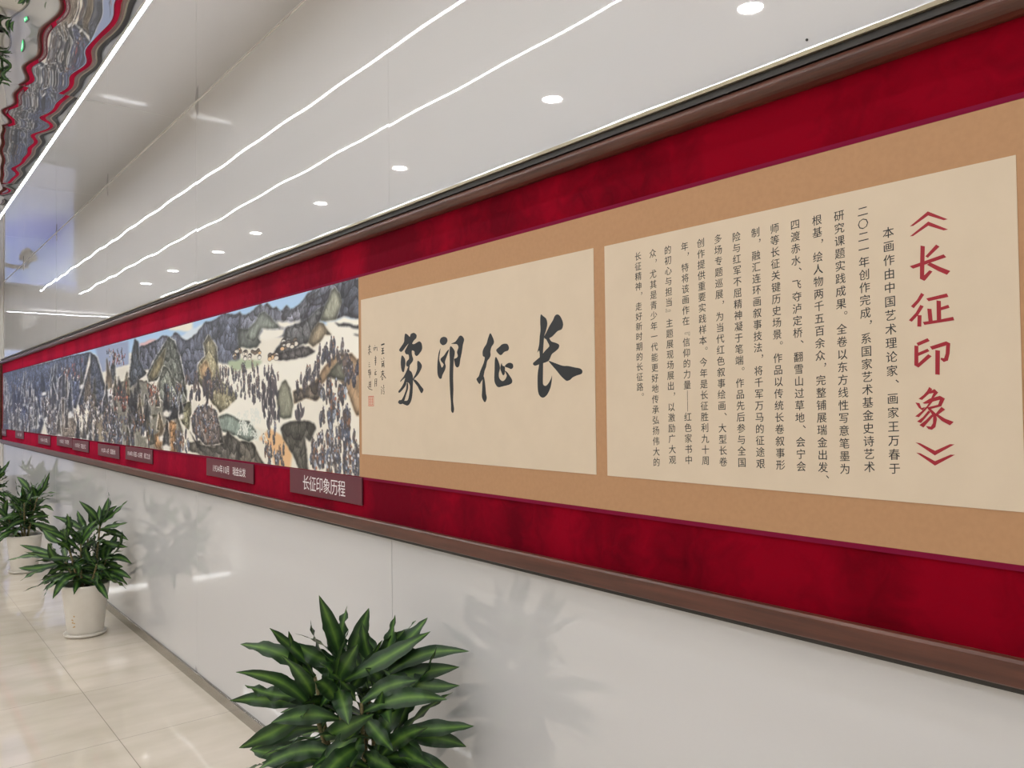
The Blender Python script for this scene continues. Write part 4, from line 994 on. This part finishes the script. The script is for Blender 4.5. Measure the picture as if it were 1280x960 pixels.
M_pot = mat('white_plastic_pot', lin((222, 217, 208)), 0.35)
add_noise_color(M_pot, lin((216, 210, 200)), lin((226, 221, 212)), (1, 1, 1), 6, 4)
M_soil = mat('potting_soil', (0.03, 0.022, 0.015), 0.95)
add_noise_color(M_soil, (0.015, 0.011, 0.008), (0.06, 0.045, 0.03), (1, 1, 1), 70, 4)
M_stain = mat('rust_stain', lin((196, 160, 110)), 0.6)

def add_leaf(bm, uvl, B, T, width, r, lift=0.25, roll=0.0, droop=0.0, face=None):
    """a strap leaf from B to T; the blade arches, tapers to a point and ripples along its edges"""
    B = Vector(B); T = Vector(T); L = (T - B).length
    d = (T - B).normalized()
    horiz = Vector((d.x, d.y, 0))
    nv_ = Vector((0, 0, 1)) if face is None else (Vector((0, 0, 1)) * 0.55 + face).normalized()
    upish = nv_ - d * d.dot(nv_)
    if upish.length < 0.25: upish = Vector((r.uniform(-1, 1), r.uniform(-1, 1), 0.2)); upish -= d * upish.dot(d)
    upish.normalize()
    n = 17
    ph = r.uniform(0, 6.28); fr = r.uniform(6, 10); amp = r.uniform(0.06, 0.17) * width
    cols = []
    bend = r.uniform(-0.10, 0.10) * L; curl = r.uniform(-0.05, 0.12) * L
    side0 = d.cross(upish).normalized()
    pts = []
    for i in range(n):
        t = i / (n - 1)
        p = B.lerp(T, t) + upish * (L * lift * 4 * t * (1 - t) * (0.5 + 0.5 * (1 - t)) - droop * L * t ** 3 - curl * max(0.0, t - 0.6) ** 2 * 5) + side0 * (bend * math.sin(math.pi * t))
        pts.append(p)
    tw = r.uniform(-0.6, 0.6)
    for i in range(n):
        t = i / (n - 1)
        tan = (pts[min(i + 1, n - 1)] - pts[max(i - 1, 0)]).normalized()
        nrm = upish - tan * upish.dot(tan)
        nrm.normalize()
        a = roll + tw * t
        sd = tan.cross(nrm).normalized()
        s2 = sd * math.cos(a) + nrm * math.sin(a); n2 = nrm * math.cos(a) - sd * math.sin(a)
        w = width * 0.5 * (0.22 + 0.78 * min(1.0, t / 0.42) ** 1.3 if t < 0.42 else max(0.0, 1 - ((t - 0.42) / 0.58) ** 2.2))
        if i == n - 1: w = 0.0006
        fold = 0.20 * (1 - 0.6 * t)
        rowv = []
        for k in range(5):
            s = (k - 2) / 2.0
            off = abs(s) * w * fold + (amp * math.sin(fr * t * 3.0 + ph + (1.7 if s > 0 else 0)) * abs(s) ** 2 * min(1, w / (width * 0.25)))
            rowv.append(bm.verts.new(pts[i] + s2 * (s * w) + n2 * off))
        cols.append(rowv)
    for i in range(n - 1):
        for k in range(4):
            f = bm.faces.new((cols[i][k], cols[i][k + 1], cols[i + 1][k + 1], cols[i + 1][k])); f.smooth = True
            for lp, (ii, kk) in zip(f.loops, ((i, k), (i, k + 1), (i + 1, k + 1), (i + 1, k))):
                lp[uvl].uv = (kk / 4.0, ii / (n - 1))

VR = Vector((0.7740, -0.6333, 0)).normalized(); VF = Vector((0.6333, 0.7740, 0)).normalized()

def plant(loc, seed, label, traced=None, canes=7, n_leaf=11, hscale=1.0):
    r = random.Random(seed)
    t = empty('potted_corn_plant', loc)
    tag(t, label, 'potted plant', 'potted corn plants along the wall')
    pot = obj('pot', lathe([(0.0, 0.028), (0.118, 0.028), (0.121, 0.034), (0.158, 0.352), (0.160, 0.358), (0.163, 0.374), (0.158, 0.380), (0.153, 0.374), (0.150, 0.345), (0.148, 0.33)], 48), M_pot, t, True)
    obj('saucer', lathe([(0.0, 0.0), (0.118, 0.0), (0.140, 0.006), (0.146, 0.022), (0.143, 0.025), (0.137, 0.012), (0.118, 0.010), (0.0, 0.010)], 48), M_pot, t, True)
    bm = bmesh.new(); tube(bm, [(0, 0, 0.010), (0, 0, 0.030)], [0.112, 0.115], 32); obj('pot_foot', bm, M_pot, pot)
    bm = lathe([(0.0, 0.352), (0.06, 0.350), (0.12, 0.340), (0.149, 0.330)], 40)
    for v in bm.verts: v.co.z += r.uniform(-0.004, 0.004)
    obj('soil', bm, M_soil, t, True)
    bm = bmesh.new(); uvl = bm.loops.layers.uv.new('leaf')
    cane_pts = []
    for c in range(canes):
        a = 2 * math.pi * (c + r.uniform(-.3, .3)) / canes
        rb = r.uniform(0.02, 0.075); lean = r.uniform(0.03, 0.13)
        top_z = (0.36 + r.uniform(0.14, 0.46)) * hscale + 0.0
        if c == 0: top_z = 0.80 * hscale; lean = 0.03
        base = Vector((rb * math.cos(a), rb * math.sin(a), 0.338))
        top = Vector(((rb + lean) * math.cos(a), (rb + lean) * math.sin(a), top_z))
        mid = (base + top) / 2 + Vector((r.uniform(-.012, .012), r.uniform(-.012, .012), 0))
        sb = bmesh.new()
        cv = [base.lerp(mid, k / 3) for k in range(3)] + [mid.lerp(top, k / 3) for k in range(4)]
        tube(sb, cv, [0.0095 - 0.0035 * k / 6 for k in range(7)], 8)
        obj('stem', sb, M_stem, t, True)
        cane_pts += [cv[k] for k in range(2, 7)] + [(cv[k] + cv[k + 1]) / 2 for k in range(3, 6)]
        nl = n_leaf + (3 if c == 0 else 0)
        for k in range(nl):
            f = (k + 0.5) / nl                                  # 0 low on the cane, 1 at its tip
            pz = 0.30 + 0.70 * f
            P = base.lerp(mid, pz * 2) if pz < 0.5 else mid.lerp(top, pz * 2 - 1)
            az = a + k * 2.4 + r.uniform(-.4, .4)
            # leaves on the outer side of the clump are longer and lower
            outward = math.cos(az - a)
            el = math.radians(-12 + 78 * f ** 1.6 + r.uniform(-12, 12))
            ln = r.uniform(0.21, 0.31) * (1.0 if f < 0.8 else 0.85) * (1.0 + 0.12 * outward)
            dr = Vector((math.cos(az) * math.cos(el), math.sin(az) * math.cos(el), math.sin(el)))
            T = P + dr * ln
            if traced and T.z > 0.42 and r.random() < 0.25: continue
            if T.z < 0.30: T.z = 0.30 + r.uniform(0, .05)
            wx = loc[0] + T.x
            if wx > -0.03: T.x = -0.03 - loc[0] - r.uniform(0, .05)
            add_leaf(bm, uvl, P, T, r.uniform(0.048, 0.066), r, lift=r.uniform(0.05, 0.16), roll=r.uniform(-0.8, 0.8), droop=r.uniform(0.0, 0.15) * (1 - f), face=Vector((math.cos(az), math.sin(az), 0)) * r.uniform(0.0, 0.9))
    if traced:
        for (u0, z0, u1, z1, dep, w) in traced:
            d1 = dep + r.uniform(-0.05, 0.05)
            B0 = VR * u0 + VF * (dep * 0.5) + Vector((0, 0, z0))
            B = min(cane_pts, key=lambda q: (q - B0).length + (0.25 if q.z > z1 + 0.12 else 0))
            T = VR * u1 + VF * d1 + Vector((0, 0, z1))
            if loc[0] + T.x > -0.03: T.x = -0.03 - loc[0]
            add_leaf(bm, uvl, B, T, w * 0.92, r, lift=0.06, roll=r.uniform(-0.3, 0.3), face=-VF * r.uniform(0.5, 1.3))
    obj('foliage', bm, M_leaf, t)
    return t, pot

p1, _ = plant((-0.31, 2.34, 0), 11, 'nearest potted corn plant with striped green leaves, its pot below the picture edge', NEAR_LEAVES, canes=9, n_leaf=12)
p2, pot2 = plant((-0.28, 6.6, 0), 23, 'corn plant in a white pot with a small rust stain, whole pot showing', MID_LEAVES, canes=9, n_leaf=14)
p3, _ = plant((-0.28, 9.55, 0), 35, 'potted corn plant partly hidden behind the stained white pot plant, third from the camera', None, canes=8, n_leaf=12)
p4, _ = plant((-0.28, 12.6, 0), 47, 'farthest potted corn plant, only leaf tips showing at the left picture edge', None, canes=8, n_leaf=12)
# rust stain on the pot in view: thin flakes lying on the pot's side
bm = bmesh.new()
rs_ = random.Random(2)
for k in range(9):
    z = 0.13 + rs_.uniform(-0.05, 0.035); a = -2.42 + rs_.uniform(-0.10, 0.10)
    rr = 0.121 + (0.158 - 0.121) * (z - 0.034) / (0.352 - 0.034) + 0.0006
    c = Vector((rr * math.cos(a), rr * math.sin(a), z)); tn = Vector((-math.sin(a), math.cos(a), 0)); s = rs_.uniform(0.003, 0.009) * (1.4 if k == 0 else 1)
    bm.faces.new([bm.verts.new(c + tn * (s * math.cos(q)) + Vector((0, 0, s * 0.8 * math.sin(q)))) for q in [i * 2 * math.pi / 8 for i in range(8)]])
obj('rust_stain', bm, M_stain, pot2)

# ------------------------------------------------------------------ small things
# dome security camera on a bracket beyond the end of the panelled wall
M_camw = mat('white_housing', (0.88, 0.88, 0.88), 0.3)
M_lensd = mat('dark_dome', (0.02, 0.02, 0.025), 0.08)
sc_ = empty('security_camera', (WALLX, 14.4, 3.22))
tag(sc_, 'white dome security camera on an arm, mirrored at the far left of the wall', 'security camera')
bm = bmesh.new(); box(bm, -0.035, 0.0, -0.06, 0.06, -0.09, 0.09, bev=0.008); obj('wall_plate', bm, M_camw, sc_)
bm = bmesh.new(); tube(bm, [(-0.02, 0, 0.0), (-0.18, 0, 0.035), (-0.33, 0, 0.035), (-0.375, 0, 0.015), (-0.38, 0, -0.05)], [0.034, 0.030, 0.028, 0.03, 0.034], 14); obj('arm', bm, M_camw, sc_, True)
hs = obj('housing', lathe([(0.0, -0.04), (0.05, -0.04), (0.095, -0.075), (0.118, -0.085), (0.118, -0.155), (0.108, -0.17), (0.10, -0.17), (0.0, -0.17)], 32, (-0.38, 0, 0)), M_camw, sc_, True)
obj('dome', lathe([(0.10, -0.17), (0.098, -0.20), (0.085, -0.235), (0.06, -0.26), (0.03, -0.272), (0.0005, -0.275)], 32, (-0.38, 0, 0)), M_camw, sc_, True)
bm = bmesh.new(); bmesh.ops.create_uvsphere(bm, u_segments=16, v_segments=10, radius=0.036, matrix=Matrix.Translation((-0.415, -0.062, -0.215))); obj('lens', bm, M_lensd, hs, True)

# low green exit sign on the wall behind the plants
M_sg = emit('exit_green', (0.05, 0.75, 0.22), 1.3)
M_sw = emit('exit_white', (0.75, 1.0, 0.82), 1.6)
es = empty('exit_sign', (WALLX - 0.002, 11.75, 0.48))
tag(es, 'small lit green exit sign low on the wall, seen only in the ceiling mirror', 'exit sign')
obj('case', bx(-0.022, 0.0, -0.175, 0.175, 0, 0.14, bev=0.004), M_steel, es)
fc = obj('face', bx(-0.0235, -0.0222, -0.165, 0.165, 0.01, 0.13), M_sg, es)
bm = bmesh.new()
x = -0.0240
def pg(pts): bm.faces.new([bm.verts.new((x, -a, b)) for a, b in pts])
pg([(-0.02, 0.062), (0.06, 0.062), (0.06, 0.042), (0.105, 0.07), (0.06, 0.098), (0.06, 0.078), (-0.02, 0.078)])
pg([(-0.115, 0.03), (-0.055, 0.03), (-0.055, 0.11), (-0.115, 0.11)])
obj('arrow', bm, M_sw, es)

# large display screen standing at the far end of the hall
def screen_mat():
    m = emit('display_picture', (0.3, 0.4, 1), SCREEN_E)
    N = m.node_tree.nodes; L = m.node_tree.links; e = N['Emission']
    tc = N.new('ShaderNodeTexCoord'); ns = N.new('ShaderNodeTexNoise'); ns.inputs['Scale'].default_value = 1.1; ns.inputs['Detail'].default_value = 3
    mp = N.new('ShaderNodeMapping'); mp.inputs['Scale'].default_value = (0.7, 1, 0.8)
    rp = N.new('ShaderNodeValToRGB'); k = rp.color_ramp.elements
    k[0].position = 0.36; k[0].color = (0.26, 0.32, 0.95, 1); k[1].position = 0.62; k[1].color = (0.66, 0.78, 1.0, 1)
    L.new(tc.outputs['Object'], mp.inputs[0]); L.new(mp.outputs[0], ns.inputs['Vector']); L.new(ns.outputs['Fac'], rp.inputs[0])
    sx = N.new('ShaderNodeSeparateXYZ'); L.new(tc.outputs['Object'], sx.inputs[0])
    mr = N.new('ShaderNodeMapRange'); mr.inputs['From Min'].default_value = 0.7; mr.inputs['From Max'].default_value = 2.0
    L.new(sx.outputs['Z'], mr.inputs['Value'])
    mx = N.new('ShaderNodeMix'); mx.data_type = 'RGBA'; mx.inputs['A'].default_value = (0.50, 0.49, 0.56, 1)
    L.new(mr.outputs[0], mx.inputs['Factor']); L.new(rp.outputs[0], mx.inputs['B']); L.new(mx.outputs['Result'], e.inputs[0])
    return m
vs_ = empty('video_wall', (-1.15, 19.0, 0))
tag(vs_, 'large blue lit display screen at the far end, mirrored as a blue patch behind the plants', 'display screen')
obj('cabinet', bx(-0.74, 0.74, 0.0, 0.25, 0.0, 2.92, bev=0.01), mat('pale_cabinet', (0.55, 0.55, 0.56), 0.4), vs_)
obj('screen', bx(-0.71, 0.71, -0.008, -0.001, 0.32, 2.88), screen_mat(), vs_)

# marks on the wall: a bare screw hole above the frame and a scuffed chip under its lower rail
M_hole = mat('dark_hole', (0.03, 0.028, 0.026), 0.8)
bm = bmesh.new(); tube(bm, [(WALLX - 0.0022, 0.898, 2.462), (WALLX + 0.004, 0.898, 2.462)], 0.0028, 10)
tag(obj('screw_head', bm, M_hole), 'tiny dark screw head in the white wall just above the frame at upper right', 'screw')
bm = bmesh.new(); r8 = random.Random(8)
ring = [bm.verts.new((WALLX - 0.0030, 0.555 + (0.0055 * r8.uniform(.5, 1.2)) * math.cos(q), 1.1655 + 0.003 * r8.uniform(.6, 1.2) * math.sin(q))) for q in [k * 2 * math.pi / 14 for k in range(14)]]
top = bm.verts.new((WALLX - 0.0065, 0.555, 1.1655))
bot = bm.verts.new((WALLX + 0.001, 0.555, 1.1655))
for k in range(14):
    bm.faces.new((ring[k], ring[(k + 1) % 14], top)); bm.faces.new((ring[(k + 1) % 14], ring[k], bot))
tag(obj('plaster_crumb', bm, M_hole), 'small dark crumb stuck on the white wall under the lower frame rail at right', 'crumb')
